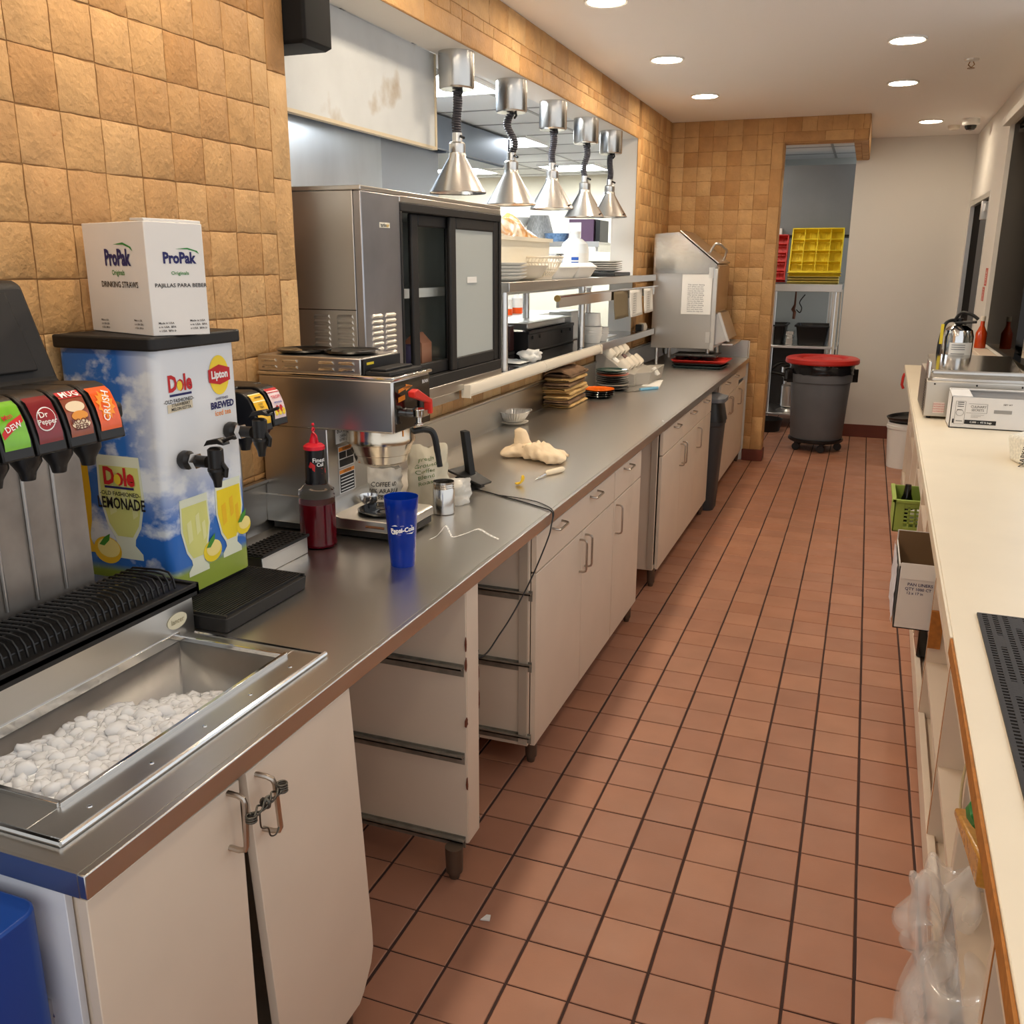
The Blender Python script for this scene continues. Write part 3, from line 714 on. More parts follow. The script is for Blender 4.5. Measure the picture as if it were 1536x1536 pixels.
def fruit(mb, fn, cx, cz, r, d, mi, mj, leaf):
    disc(mb, up(fn, tuple(3*q for q in d)), cx, cz, r*1.25, r, mi, 24); disc(mb, up(fn, tuple(4*q for q in d)), cx+.004, cz+.006, r*1.0, r*.72, mj, 24)
    f5 = up(fn, tuple(5*q for q in d))
    quad(mb, f5, [(cx-.022, cz+.012), (cx-.006, cz+.030), (cx+.012, cz+.040), (cx+.008, cz+.024), (cx-.008, cz+.010)], leaf)
pm = [mat('print pale drink', hx(226, 230, 206), .35), mat('print lemonade', hx(216, 216, 128), .35), mat('print ice cube', hx(226, 226, 160), .35),
      mat('print yellow', hx(240, 212, 40), .35), mat('print lemon flesh', hx(246, 226, 140), .35), mat('print leaf', hx(70, 140, 46), .35), mat('print amber', hx(238, 190, 36), .35)]
mb = MB(); dd = (.0004, 0, 0)
glass_pic(mb, fpl, 1.622, .99, 1.172, .092, (0, 1, 2, 1), dd)
glass_pic(mb, fpl, 1.745, 1.0, 1.185, .092, (0, 3, 6, 3), dd)
fruit(mb, fpl, 1.672, 1.03, .026, dd, 3, 4, 5); fruit(mb, fpl, 1.792, 1.06, .022, dd, 3, 4, 5)
obj('printed_drinks', mb, pm, td, flat=True)
mb = MB(); dl_ = (0, -.0004, 0)
glass_pic(mb, lp, -1.505, 1.035, 1.272, .118, (0, 1, 2, 1), dl_)
fruit(mb, lp, -1.56, 1.05, .032, dl_, 6, 4, 5)
glass_pic(mb, lp, -1.618, 1.04, 1.272, .05, (6, 6, 6, 6), dl_)
obj('printed_drinks', mb, pm, td, flat=True)
mb = MB(); LU = (1, 0, 0); yy = TY0-.004
mb.text('Dole', .054, (-1.505, yy, 1.224), LU, FV, 0, sx=.80, bold=.04); quad(mb, lambda a, b: (a, yy, b), [(-1.546, 1.198), (-1.465, 1.198), (-1.465, 1.203), (-1.546, 1.203)], 1)
disc(mb, lambda a, b: (a, yy-.0006, b), -1.508, 1.2195, .0095, .012, 2)
mb.text('-OLD FASHIONED-', .0135, (-1.505, yy, 1.186), LU, FV, 3); mb.text('LEMONADE', .036, (-1.505, yy, 1.163), LU, FV, 3, sx=.70, bold=.022)
obj('printed_logo', mb, [inkr, navy, inky, inkk], td, flat=True)
def faucet(y, z, zb):
    f = MB().lathe([(0, 0), (.017, 0), (.021, .006), (.021, .02), (.013, .026), (.013, .07), (0, .07)], (TX, y, z), 18, 'x')
    x = TX+.092
    f.lathe([(0, zb-z), (.008, zb-z), (.010, zb-z+.014), (.017, zb-z+.03), (.018, -.02), (.0195, -.018), (.0195, -.012), (.017, -.01), (.017, .03), (.012, .034), (0, .036)], (x, y, z), 18)
    o = obj('faucet', f, blk, td)
    obj('hex_nut', MB().lathe([(0, 0), (.018, 0), (.018, .012), (0, .012)], (TX+.032, y, z), 6, 'x'), chrome, o, flat=True)
    obj('lever', MB().prism([(-.022, -.004), (-.012, .010), (.016, .016), (.030, .008), (.032, .002), (.014, .004), (-.012, 0)], 'y', y-.012, y+.012).xf(lambda p: (p.x+x, p.y, p.z+z+.040)).tube([(x+.012, y, z+.046), (x+.055, y, z+.062)], .004, 8), blk, o, bevel=.002)
    obj('tail', MB().tube([(x+.016, y, z+.0), (x+.026, y, z-.012), (x+.022, y, z-.03)], .005, 8), blk, o)
faucet(1.598, 1.262, 1.208); faucet(1.762, 1.30, 1.245)
# drip tray in front of it
dt = thing('drip_tray', 'black slotted drip tray in front of the sky-print dispenser', 'drip tray', (-1.33, 1.67, .9), 'drip trays on the counter')
obj('tray', rr_loft(MB(), [(-1.432, -1.236, 1.522, 1.832, .006, CT), (-1.432, -1.232, 1.52, 1.834, .006, CT+.034)], cap=True), blkm, dt, bevel=.002)
g = MB()
for k in range(22):
    x = -1.422+k*.0083; g.box(x, x+.004, 1.528, 1.826, CT+.034, CT+.040)
g.box(-1.43, -1.236, 1.524, 1.529, CT+.034, CT+.04).box(-1.43, -1.236, 1.825, 1.83, CT+.034, CT+.04)
obj('grate', g, blkm, dt)
# carton of straws on the lid, turned a little
bx = thing('straw_carton', 'white carton of drinking straws standing on the black dispenser lid', 'carton', (-1.48, 1.66, TZ1+.028))
lm2 = [navy, inkg, inkk]
A0 = Vector((-1.395, 1.565)); ul = Vector((-.944, .33)).normalized(); vr = Vector((.59, .81)).normalized()
LB, WBx, HB, ZB = .262, .118, .232, TZ1+.029
def bp(a, b, h): q = A0+ul*a+vr*b; return (q.x, q.y, ZB+h)
m_ = MB().hexa([bp(LB, 0, 0), bp(0, 0, 0), bp(0, WBx, 0), bp(LB, WBx, 0), bp(LB, 0, HB), bp(0, 0, HB), bp(0, WBx, HB-.004), bp(LB, WBx, HB-.002)])
obj('carton', m_, board, bx, bevel=.0015)
obj('flap', MB().hexa([bp(.004, .004, HB), bp(.004, WBx, HB-.004), bp(.06, WBx, HB+.001), bp(.06, .004, HB+.002), bp(.004, .002, HB+.006), bp(.004, WBx, HB+.002), bp(.06, WBx, HB+.006), bp(.06, .004, HB+.007)]), board, bx, bevel=.001)
mb = MB(); U1 = (-ul.x, -ul.y, 0); U2 = (vr.x, vr.y, 0)
def LFp(a, h): q = A0+ul*(LB-a)-vr*.0015; return (q.x, q.y, ZB+h)
def RFp(a, h): q = A0+vr*a-ul*.0015; return (q.x, q.y, ZB+h)
for fn, U, W, t1, k in ((LFp, U1, LB, 'DRINKING STRAWS', 1.), (RFp, U2, WBx, 'PAJILLAS PARA BEBER', .62)):
    cx = W*.55; s = .040*k+.006
    mb.text('ProPak', s, fn(cx, .158), U, FV, 0, sx=.80 if k == 1 else .74, bold=.04)
    quad(mb, fn, [(cx-.01*k, .158+.62*s), (cx+.03*k, .158+.70*s), (cx+.062*k, .158+.5*s), (cx+.068*k, .158+.3*s), (cx+.055*k, .158+.47*s), (cx+.03*k, .158+.60*s)], 1)
    mb.text('Originals', .013*k+.002, fn(cx, .128), U, FV, 1); mb.text(t1, .0165*k+.001, fn(cx, .103), U, FV, 2)
    obj('lettering', mb, lm2, bx, flat=True); mb = MB()
    for a_, z_ in ((W*.25, .026), (W*.8, .030)):
        for j in range(3): mb.text('Made in USA  BPA free'[j*3:j*3+13], .006, fn(a_, z_-.008*j), U, FV, 2)
        obj('small_print', mb, lm2, bx, flat=True); mb = MB()

# ------------------------------------------------------------------ soda fountain
sf = thing('soda_fountain', 'soda fountain with a row of black label-fronted valves and a black hood', 'soda fountain', (-1.45, .95, .9))
SE = 1.345; S0 = .30
hood = [(-1.64, 1.36), (-1.40, 1.36), (-1.285, 1.40), (-1.285, 1.43), (-1.435, 1.466), (-1.50, 1.640), (-1.515, 1.648), (-1.64, 1.648)]
obj('hood', MB().prism(hood, 'y', S0, SE), blkm, sf, bevel=.008)
obj('sign_panel', MB().prism([(-1.4385, 1.485), (-1.4345, 1.488), (-1.493, 1.628), (-1.4985, 1.624)], 'y', S0+.02, SE-.045), mat('dark sign face', hx(20, 18, 18), .5), sf, bevel=.003)
obj('splash_panel', MB().box(-1.64, -1.45, S0, SE+.04, 1.0, 1.36), mat('dirty shaded splash steel', (.40, .36, .32), .4, 1., var=.25, vscale=9), sf)  # steel colour darkened for dirt and for the shade under the hood
for k in range(7):
    y = 1.31-.07*k; obj('splash_rib', MB().tube([(-1.447, y, 1.05), (-1.447, y, 1.34)], .0035, 8), steelv, sf)
obj('lower_body', MB().box(-1.64, -1.312, S0, 1.512, CT, .998), steel, sf, bevel=.002)
obj('tray_frame', MB().box(-1.46, -1.300, S0, 1.523, .992, 1.006).box(-1.3065, -1.300, S0, 1.523, .984, 1.012).box(-1.46, -1.3, 1.512, 1.523, .984, 1.012), blkm, sf, bevel=.002)
obj('badge', MB().lathe([(0, 0), (1, 0), (1, .0012), (0, .0012)], (0, 0, 0), 28, 'x').xf(lambda p: (p.x-1.3115, 1.458+p.y*.030, .944+p.z*.017)), mat('badge cream', hx(222, 214, 184), .4), sf)
obj('badge_lettering', MB().text('lancer', .016, (-1.3095, 1.458, .944), FU, FV), mat('badge ink', hx(160, 150, 120), .5), sf, flat=True)
wr = MB()
for k in range(68):
    y = 1.478-k*.0165
    wr.tube([(-1.445, y, 1.012), (-1.445, y, 1.034), (-1.435, y, 1.042), (-1.362, y, 1.046), (-1.340, y, 1.043), (-1.330, y, 1.030), (-1.326, y, 1.008)], .0026, 5)
for x, z in ((-1.44, 1.03), (-1.40, 1.0405), (-1.333, 1.023)): wr.tube([(x, S0+.02, z), (x, 1.480, z)], .003, 6)
obj('wire_grate', wr, blk, sf)
vp = [(-1.44, 1.35), (-1.30, 1.362), (-1.258, 1.372), (-1.262, 1.402), (-1.27, 1.43), (-1.283, 1.455), (-1.30, 1.468), (-1.315, 1.472), (-1.44, 1.466)]
def vcurve(y0, y1):     # point on the curved front of a valve: s along width 0..1, t from bottom 0 to top 1
    pts = [Vector((-1.2605, 1.390)), Vector((-1.2605, 1.404)), Vector((-1.2675, 1.4305)), Vector((-1.2805, 1.4565)), Vector((-1.291, 1.4635))]
    L_ = [0]
    for a, b in zip(pts, pts[1:]): L_.append(L_[-1]+(b-a).length)
    def f(s, t, off=.0014):
        d = max(0, min(1, t))*L_[-1]
        for i in range(len(pts)-1):
            if d <= L_[i+1]+1e-9: break
        q = (d-L_[i])/(L_[i+1]-L_[i]); p = pts[i].lerp(pts[i+1], q); n = (pts[i+1]-pts[i]).normalized()
        return (p.x+n.y*off, y0+(y1-y0)*s, p.y-n.x*off)
    return f
def ctext(mb, f, body, size, s0, t0, mi, W, Hh, off=.002, sx=1., rot=0.):
    ca, sa = math.cos(rot), math.sin(rot)
    mb.text(body, size, (0, 0, 0), (1, 0, 0), (0, 1, 0), mi, sx=sx, curve=lambda x, y: f(s0+(x*ca-y*sa)/W, t0+(x*sa+y*ca)/Hh, off))
lab_soda = [('green', hx(120, 186, 40), 'MTN DEW', hx(200, 40, 40)), ('dark red', hx(126, 20, 26), 'Dr Pepper', hx(240, 236, 228)), ('red and brown', hx(150, 74, 46), 'ROOT BEER', hx(240, 226, 206)), ('orange', hx(236, 92, 24), 'CRUSH', hx(248, 240, 230))]
def valve(t, yc, spec, dx=0., dz=0., w=.062, part='valve'):
    s0_ = lambda mbx: mbx.xf(lambda p: (p.x+dx, p.y, p.z+dz))
    v = obj(part, s0_(MB().prism(vp, 'y', yc-w/2, yc+w/2)), blk, t, bevel=.003)
    f = vcurve(yc-w*.40, yc+w*.40); W = w*.80; Hh = .092
    lb = MB().grid(lambda s, t_: f(s, t_, .0010), 2, 14)
    o = obj('label_panel', s0_(lb), mat('valve label '+spec[0], spec[1], .22, coat=.4, var=.12, vscale=40), v, label=spec[0]+' flavour label')
    mb = MB(); ink = mat('ink '+spec[0], spec[3], .4)
    if spec[2] == 'Dr Pepper':
        mb.add([f(.5+.40*math.cos(a), .48+.24*math.sin(a)+.05*math.cos(a), .0018) for a in [2*PI*i/30 for i in range(30)]], [tuple(range(30))], 1)
        mb.add([f(.5+.37*math.cos(a), .48+.215*math.sin(a)+.05*math.cos(a), .0022) for a in [2*PI*i/30 for i in range(30)]], [tuple(range(30))], 2)
        ctext(mb, f, 'Dr', .016, .42, .56, 0, W, Hh, .003); ctext(mb, f, 'Pepper', .0135, .5, .42, 0, W, Hh, .003)
        mats = [ink, inkw, mat('maroon print', hx(150, 30, 34), .3)]
    elif spec[2] == 'CRUSH':
        mb.add([f(.5+(.42 if i % 2 else .30)*math.cos(2*PI*i/24), .55+(.34 if i % 2 else .24)*math.sin(2*PI*i/24), .0018) for i in range(24)], [tuple(range(24))], 1)
        ctext(mb, f, 'CRUSH', .021, .52, .52, 0, W, Hh, .003, rot=1.25, sx=.95); mats = [ink, mat('print splash', hx(250, 150, 40), .3)]
    elif spec[2] == 'ROOT BEER':
        quad(mb, lambda a, b: f(a, b, .0018), [(.0, .82), (1, .82), (1, 1), (0, 1)], 1); ctext(mb, f, "MUG", .018, .5, .90, 0, W, Hh, .003)
        for k, (a, b, ra, rb) in enumerate(((.5, .62, .42, .12), (.55, .42, .36, .10), (.5, .24, .40, .09))):
            mb.add([f(a+ra*math.cos(2*PI*i/20), b+rb*math.sin(2*PI*i/20), .0018+.0003*k) for i in range(20)], [tuple(range(20))], 2 if k != 1 else 3)
        ctext(mb, f, 'ROOT', .014, .5, .30, 4, W, Hh, .0034); ctext(mb, f, 'BEER', .014, .5, .18, 4, W, Hh, .0034)
        mats = [inkw, inkr, mat('print foam', hx(236, 214, 180), .3), mat('print beer', hx(232, 150, 50), .3), mat('print brown ink', hx(90, 34, 22), .4)]
    elif spec[2] == 'MTN DEW':
        mb.add([f(*q, .0018) for q in ((.05, .22), (.95, .52), (.98, .66), (.35, .52), (.02, .34))], [(0, 1, 2, 3, 4)], 0)
        ctext(mb, f, 'Mtn', .013, .42, .64, 0, W, Hh, .003, rot=.25); ctext(mb, f, 'DEW', .015, .5, .43, 1, W, Hh, .003, rot=.25); mats = [ink, inkw]
    elif spec[2] == 'TEA':
        quad(mb, lambda a, b: f(a, b, .0018), [(0, .70), (1, .70), (1, 1), (0, 1)], 1); ctext(mb, f, 'unsweet', .008, .5, .84, 0, W, Hh, .003); ctext(mb, f, 'ICED', .008, .5, .62, 0, W, Hh, .003); ctext(mb, f, 'TEA', .009, .5, .52, 0, W, Hh, .003)
        mats = [inkk, mat('print cream', hx(250, 236, 170), .3)]
    else:
        quad(mb, lambda a, b: f(a, b, .0018), [(0, .82), (1, .82), (1, 1), (0, 1)], 1); ctext(mb, f, 'TROPI', .014, .5, .66, 2, W, Hh, .003); ctext(mb, f, 'lemonade', .0085, .5, .50, 3, W, Hh, .003)
        for k in range(5):
            a, b = .2+.15*k, .2+.1*(k % 2); mb.add([f(a+.14*math.cos(2*PI*i/12), b+.11*math.sin(2*PI*i/12), .0018+.0002*k) for i in range(12)], [tuple(range(12))], 1 if k % 2 else 4)
        mats = [ink, inkr, mat('print rose', hx(214, 70, 90), .4), inkb, inky]
    obj('label_print', s0_(mb), mats, v, flat=True)
    obj('nozzle', s0_(MB().lathe([(0, -.036), (.012, -.036), (.015, -.022), (.026, -.004), (.026, .012), (0, .012)], (-1.325, yc, 1.355), 18)), blk, v)
for k, s in enumerate(reversed(lab_soda)): valve(sf, 1.284-.0675*k, s)
valve(sf, 1.284-.0675*4, ('blue', hx(30, 60, 150), 'TEA', hx(30, 30, 30)))

# small two-valve unit between the wrap dispenser and the brewer
tv = thing('juice_dispenser', 'two-valve dispenser with yellow and pink labels between the sky-print dispenser and the brewer', 'drink dispenser', (-1.5, 1.95, .9))
obj('body', MB().box(-1.64, -1.585, 1.88, 2.075, CT, 1.25), steelv, tv, bevel=.003)
obj('hood', MB().box(-1.64, -1.50, 1.875, 2.075, 1.25, 1.372), blk, tv, bevel=.006)
valve(tv, 1.935, ('yellow', hx(244, 190, 20), 'TEA', hx(40, 34, 20)), dx=-.138, dz=-.104)
valve(tv, 2.003, ('pink and white', hx(238, 214, 214), 'TROPI', hx(200, 40, 50)), dx=-.138, dz=-.098)
d2_ = thing('drip_tray', 'steel drip box with a black perforated grate beside the red syrup bottle', 'drip tray', (-1.43, 1.97, .9), 'drip trays on the counter')
obj('box', MB().box(-1.468, -1.39, 1.872, 2.082, CT, .945).box(-1.468, -1.39, 1.872, 2.082, .94, .948), steel, d2_, bevel=.002)
g = MB().box(-1.47, -1.386, 1.868, 2.086, .948, .952)
for k in range(13): g.box(-1.47, -1.386, 1.874+k*.0165, 1.880+k*.0165, .952, .957)
for k in range(6): g.box(-1.468+k*.0155, -1.462+k*.0155, 1.87, 2.084, .952, .956)
obj('grate', g, blkm, d2_)
# ------------------------------------------------------------------ coffee brewer
cbw = thing('coffee_brewer', 'stainless coffee brewer with red tap handle and two black warmers on top', 'coffee maker', (-1.43, 2.36, .9))
BY0, BY1 = 2.25, 2.485
obj('head', MB().box(-1.64, -1.20, BY0, BY1, 1.218, 1.368), steelx, cbw, bevel=.006)
obj('head_lip', MB().box(-1.64, -1.192, BY0-.004, BY1+.004, 1.368, 1.378), chrome, cbw, bevel=.003)
obj('body', MB().box(-1.64, -1.42, BY0+.004, BY1-.004, .94, 1.218), steelx, cbw, bevel=.003)
obj('warmer_deck', MB().box(-1.64, -1.30, BY0+.004, BY1-.004, 1.378, 1.424), steelx, cbw, bevel=.003)
lv = MB()
for x in (-1.60, -1.53, -1.41, -1.345):
    for z in (1.387, 1.405): lv.add([(x-.026, BY0+.0035, z), (x+.026, BY0+.0035, z), (x+.022, BY0-.0015, z+.006), (x-.022, BY0-.0015, z+.006), (x+.020, BY0+.0035, z+.009), (x-.020, BY0+.0035, z+.009)], [(0, 1, 2, 3), (3, 2, 4, 5), (1, 4, 2), (0, 3, 5)])
obj('louvres', lv, chrome, cbw, flat=True)
for x, y in ((-1.545, 2.355), (-1.395, 2.375)):
    o = obj('warmer_plate', MB().lathe([(0, .0), (.062, 0), (.078, .006), (.082, .012), (.078, .013), (.066, .007), (.03, .006), (.018, .009), (0, .009)], (x, y, 1.424), 32), blkg, cbw)
obj('lid_panel', MB().box(-1.298, -1.292, BY0+.012, BY1-.006, 1.378, 1.422).box(-1.292, -1.215, BY0+.014, BY1-.02, 1.378, 1.388).box(-1.285, -1.235, BY0+.03, BY1-.04, 1.388, 1.395), blkm, cbw, bevel=.002)
obj('caution_tag', MB().box(-1.2918, -1.2912, BY0+.025, BY0+.065, 1.405, 1.412), yel, cbw)
# front control panel
px_ = -1.1985
obj('control_panel', MB().box(px_-.002, px_, BY0+.010, BY1-.004, 1.222, 1.362), blkg, cbw)
mb = MB()
P2 = lambda a, b: (px_+.0012, BY0+a, b)
quad(mb, P2, [(.03, 1.340), (.075, 1.345), (.075, 1.351), (.118, 1.342), (.075, 1.331), (.075, 1.337), (.03, 1.330)], 0)
quad(mb, P2, [(.028, 1.318), (.07, 1.322), (.07, 1.308), (.028, 1.304)], 0)
mb.text('WARNING', .010, (px_+.0016, BY0+.085, 1.341), FU, FV, 2); mb.text('BUNN', .014, (px_+.0014, BY0+.200, 1.345), FU, FV, 1)
disc(mb, P2, .205, 1.285, .013, .013, 1); disc(mb, up(P2, (.0006, 0, 0)), .205, 1.285, .010, .010, 2)
obj('panel_print', mb, [inko, inkw, blk], cbw, flat=True)
obj('switch', MB().box(px_, px_+.006, BY0+.155, BY0+.175, 1.262, 1.31), blk, cbw, bevel=.002)
fa = MB().lathe([(0, 0), (.012, 0), (.012, .028), (0, .028)], (px_, BY0+.085, 1.268), 14, 'x').lathe([(0, -.035), (.011, -.035), (.013, -.03), (.008, -.026), (.008, -.012), (.016, -.008), (.018, .012), (.010, .018), (0, .018)], (px_+.035, BY0+.085, 1.268), 16).box(px_+.02, px_+.05, BY0+.075, BY0+.125, 1.258, 1.276)
tp = obj('hot_water_tap', fa, chrome, cbw, bevel=.001)
obj('tap_handle', MB().prism([(.02, 1.338), (.045, 1.343), (.135, 1.303), (.138, 1.262), (.122, 1.262), (.12, 1.295), (.025, 1.322)], 'x', px_+.022, px_+.044).xf(lambda p: (p.x+.012, p.y+BY0, p.z)), redv, tp, bevel=.003)
# filter basket with black handle
fc = (-1.31, 2.375, 1.108)
fb = obj('filter_basket', MB().lathe([(0, 0), (.066, 0), (.076, .006), (.083, .028), (.086, .030), (.097, .062), (.101, .064), (.103, .072), (.101, .080), (.101, .108), (0, .108)], fc, 40), mat('warm steel', (.66, .58, .46), .2, 1.), cbw)
obj('basket_handle', MB().tube(smooth([(-1.222, 2.40, 1.20), (-1.185, 2.425, 1.205), (-1.165, 2.435, 1.19), (-1.155, 2.44, 1.13), (-1.15, 2.442, 1.092)], 5), [.009]*5+[.010]*10+[.009]*6, 10), blk, fb)
obj('warning_sticker', MB().box(-1.216, -1.2155, 2.335, 2.415, 1.197, 1.216), inko, cbw)
# column labels
mb = MB(); cx_ = -1.4188
P3 = lambda a, b: (cx_, BY0+a, b)
quad(mb, P3, [(.05, 1.165), (.145, 1.165), (.145, 1.215), (.05, 1.215)], 0); quad(mb, P3, [(.06, 1.012), (.15, 1.012), (.15, 1.085), (.06, 1.085)], 0); quad(mb, P3, [(.06, 1.09), (.15, 1.09), (.15, 1.155), (.06, 1.155)], 0)
P4 = up(P3, (.0005, 0, 0))
for a, b in ((1.140, 1.152), (1.072, 1.083)): quad(mb, P4, [(.062, a), (.148, a), (.148, b), (.062, b)], 1)
for q in ((.064, .103, 1.118, 1.138), (.107, .146, 1.118, 1.138), (.064, .146, 1.093, 1.115), (.064, .146, 1.015, 1.070)): quad(mb, P4, [(q[0], q[2]), (q[1], q[2]), (q[1], q[3]), (q[0], q[3])], 2)
for k in range(5): quad(mb, up(P3, (.0009, 0, 0)), [(.068, 1.020+k*.0095), (.142, 1.020+k*.0095), (.142, 1.023+k*.0095), (.068, 1.023+k*.0095)], 0)
mb.text('BUNN', .02, (cx_+.0006, BY0+.085, 1.203), FU, FV, 2); mb.text('CW15-APS', .011, (cx_+.0006, BY0+.098, 1.185), FU, FV, 2); mb.text('LISTED 120V', .010, (cx_+.0006, BY0+.098, 1.174), FU, FV, 2)
mb.text('WARNING', .010, (cx_+.0009, BY0+.107, 1.146), FU, FV, 2); mb.text('CAUTION', .010, (cx_+.0009, BY0+.107, 1.0775), FU, FV, 2)
obj('warning_labels', mb, [inkw, inko, inkk], cbw, flat=True)
obj('base', MB().prism([(-1.64, .925), (-1.205, .925), (-1.195, .93), (-1.195, .952), (-1.205, .958), (-1.385, .958), (-1.405, .965), (-1.418, .985), (-1.42, 1.01), (-1.64, 1.01)], 'y', BY0, BY1), steel, cbw, bevel=.002)
obj('base_skirt', MB().box(-1.62, -1.20, BY0+.006, BY1-.006, .906, .926), blk, cbw)
for x in (-1.6, -1.24):
    for y in (BY0+.03, BY1-.03): obj('foot', MB().cyl((x, y, CT), .012, .008, 12), blk, cbw)
obj('base_slots', MB().tube([(-1.30, BY0-.001, .940), (-1.24, BY0-.001, .940)], .004, 6), mat('dull copper edge', hx(120, 84, 60), .4, .6), cbw)
obj('warmer_plate', MB().lathe([(0, 0), (.058, 0), (.074, .004), (.078, .010), (.074, .011), (.064, .006), (.03, .005), (.018, .008), (0, .008)], (-1.30, 2.36, .958), 32), blkg, cbw)
# small ladle leaning by the warmer
ld = thing('ladle', 'small steel ladle leaning inside the brewer beside the lower warmer', 'ladle', (-1.38, 2.40, .958))
obj('bowl', MB().lathe([(0, 0), (.018, .003), (.028, .015), (.030, .03), (.029, .03), (.026, .016), (0, .006)], (-1.375, 2.405, .962), 20), chrome, ld)
obj('handle', MB().tube([(-1.35, 2.415, .990), (-1.30, 2.43, .985), (-1.26, 2.44, .975)], .003, 6), chrome, ld)

# ------------------------------------------------------------------ small things on the counter
sy = thing('syrup_bottle', 'clear bottle of dark red mix with a red spout cap and black label', 'bottle', (-1.40, 2.155, CT))
bc_ = (-1.40, 2.155, CT)
prof = [(0, .0), (.046, 0), (.051, .006), (.051, .012), (.049, .03), (.051, .034), (.051, .14), (.049, .146), (.051, .15), (.050, .166), (.042, .172), (.031, .182), (.028, .20), (.026, .282), (0, .282)]
obj('bottle', MB().lathe(prof, bc_, 32), mat('bottle plastic', (1, .97, .95), .06, trans=1., ior=1.15), sy)
obj('liquid', MB().lathe([(0, .004), (.044, .004), (.0485, .010), (.0465, .03), (.0485, .036), (.0485, .128), (0, .128)], bc_, 32), mat('dark red syrup', hx(110, 10, 26), .1, trans=.35, ior=1.33, coat=.3), sy)
obj('label', MB().lathe([(.0292, .184), (.0288, .2), (.0268, .281)], bc_, 28), mat('black label', hx(22, 18, 18), .3), sy)
mb = MB()
def bl(a, z, off=.0006): r = .0288+off-(z-.2)*.0245; th_ = -.75+a/.0288; return (bc_[0]+r*math.cos(th_), bc_[1]+r*math.sin(th_), CT+z)
mb.add([bl(a, b, .0008) for a, b in ((-.026, .235), (-.01, .222), (.012, .214), (.03, .213), (.03, .226), (.012, .230), (-.008, .240), (-.02, .25))], [tuple(range(8))], 0)
mb.text('Finest', .017, (0, 0, 0), (1, 0, 0), (0, 1, 0), 1, curve=lambda x, y: bl(x+.006, .253+y, .001)); mb.text('Call', .014, (0, 0, 0), (1, 0, 0), (0, 1, 0), 1, curve=lambda x, y: bl(x+.008, .240+y, .001))
obj('label_print', mb, [inkr, inkw], sy, flat=True)
cp = obj('cap', MB().lathe([(.028, .280), (.030, .281), (.030, .290), (.022, .296), (.014, .299), (.010, .312), (.006, .325), (.004, .327), (0, .327)], bc_, 24), mat('cap red', hx(222, 30, 52), .35), sy)
obj('stopper', MB().tube(smooth([(bc_[0]+.012, bc_[1]-.006, CT+.300), (bc_[0]+.016, bc_[1]-.01, CT+.318), (bc_[0]+.004, bc_[1]-.008, CT+.330)], 5), .0028, 6).tube(circle_path((bc_[0]+.002, bc_[1]-.004, CT+.336), .005, 12, 'x'), .0026, 6, closed=True).ico((bc_[0]+.001, bc_[1]-.002, CT+.350), .0045, 2), MATS['cap red'], cp)

tb = thing('plastic_tumbler', 'translucent blue plastic tumbler with white script on the counter', 'cup', (-1.098, 2.088, CT))
tc_ = (-1.098, 2.088, CT)
obj('cup', MB().lathe([(0, .004), (.028, .004), (.0315, 0), (.0325, .004), (.0428, .155), (.0440, .157), (.0458, .188), (.0455, .1895), (.0445, .1885), (.0428, .158), (.0415, .154), (.031, .01), (0, .009)], tc_, 40), mat('translucent blue', hx(14, 66, 190), .12, trans=.55, ior=1.3, var=.05), tb)
def cl(x, y): r = .0325+(.106+y)*.0684+.0008; th_ = -1.03+x/.036; return (tc_[0]+r*math.cos(th_), tc_[1]+r*math.sin(th_), CT+.106+y)
mb = MB().text('Pepsi-Cola', .0175, (0, 0, 0), (1, 0, 0), (0, 1, 0), 0, sx=.80, bold=.035, curve=lambda x, y: cl(x, y+x*.10))
sw = [(-.030, -.006), (-.026, -.012), (-.008, -.0125), (.012, -.010), (.024, -.012), (.030, -.006), (.024, -.0085), (.010, -.007), (-.010, -.009), (-.024, -.008)]
mb.add([cl(*q) for q in sw], [tuple(range(len(sw)))], 0)
mb.add([cl(*q) for q in ((-.028, .010), (-.02, .014), (.0, .0135), (.022, .012), (.026, .0095), (.0, .011), (-.018, .0115))], [tuple(range(7))], 0)
obj('script_logo', mb, inkw, tb, flat=True)

sh = thing('steel_shaker', 'bright steel shaker without a lid beside the brewer base', 'shaker', (-1.215, 2.605, CT))
obj('body', MB().lathe([(0, .001), (.034, .001), (.0355, .003), (.0355, .082), (.033, .086), (.0345, .089), (.033, .092), (.0345, .095), (.033, .098), (.0345, .1), (.0345, .106), (.0335, .106), (.0325, .088), (.034, .08), (.034, .006), (0, .004)], (-1.215, 2.605, CT), 36), mat('shaker steel', (.66, .63, .58), .2, 1.), sh)

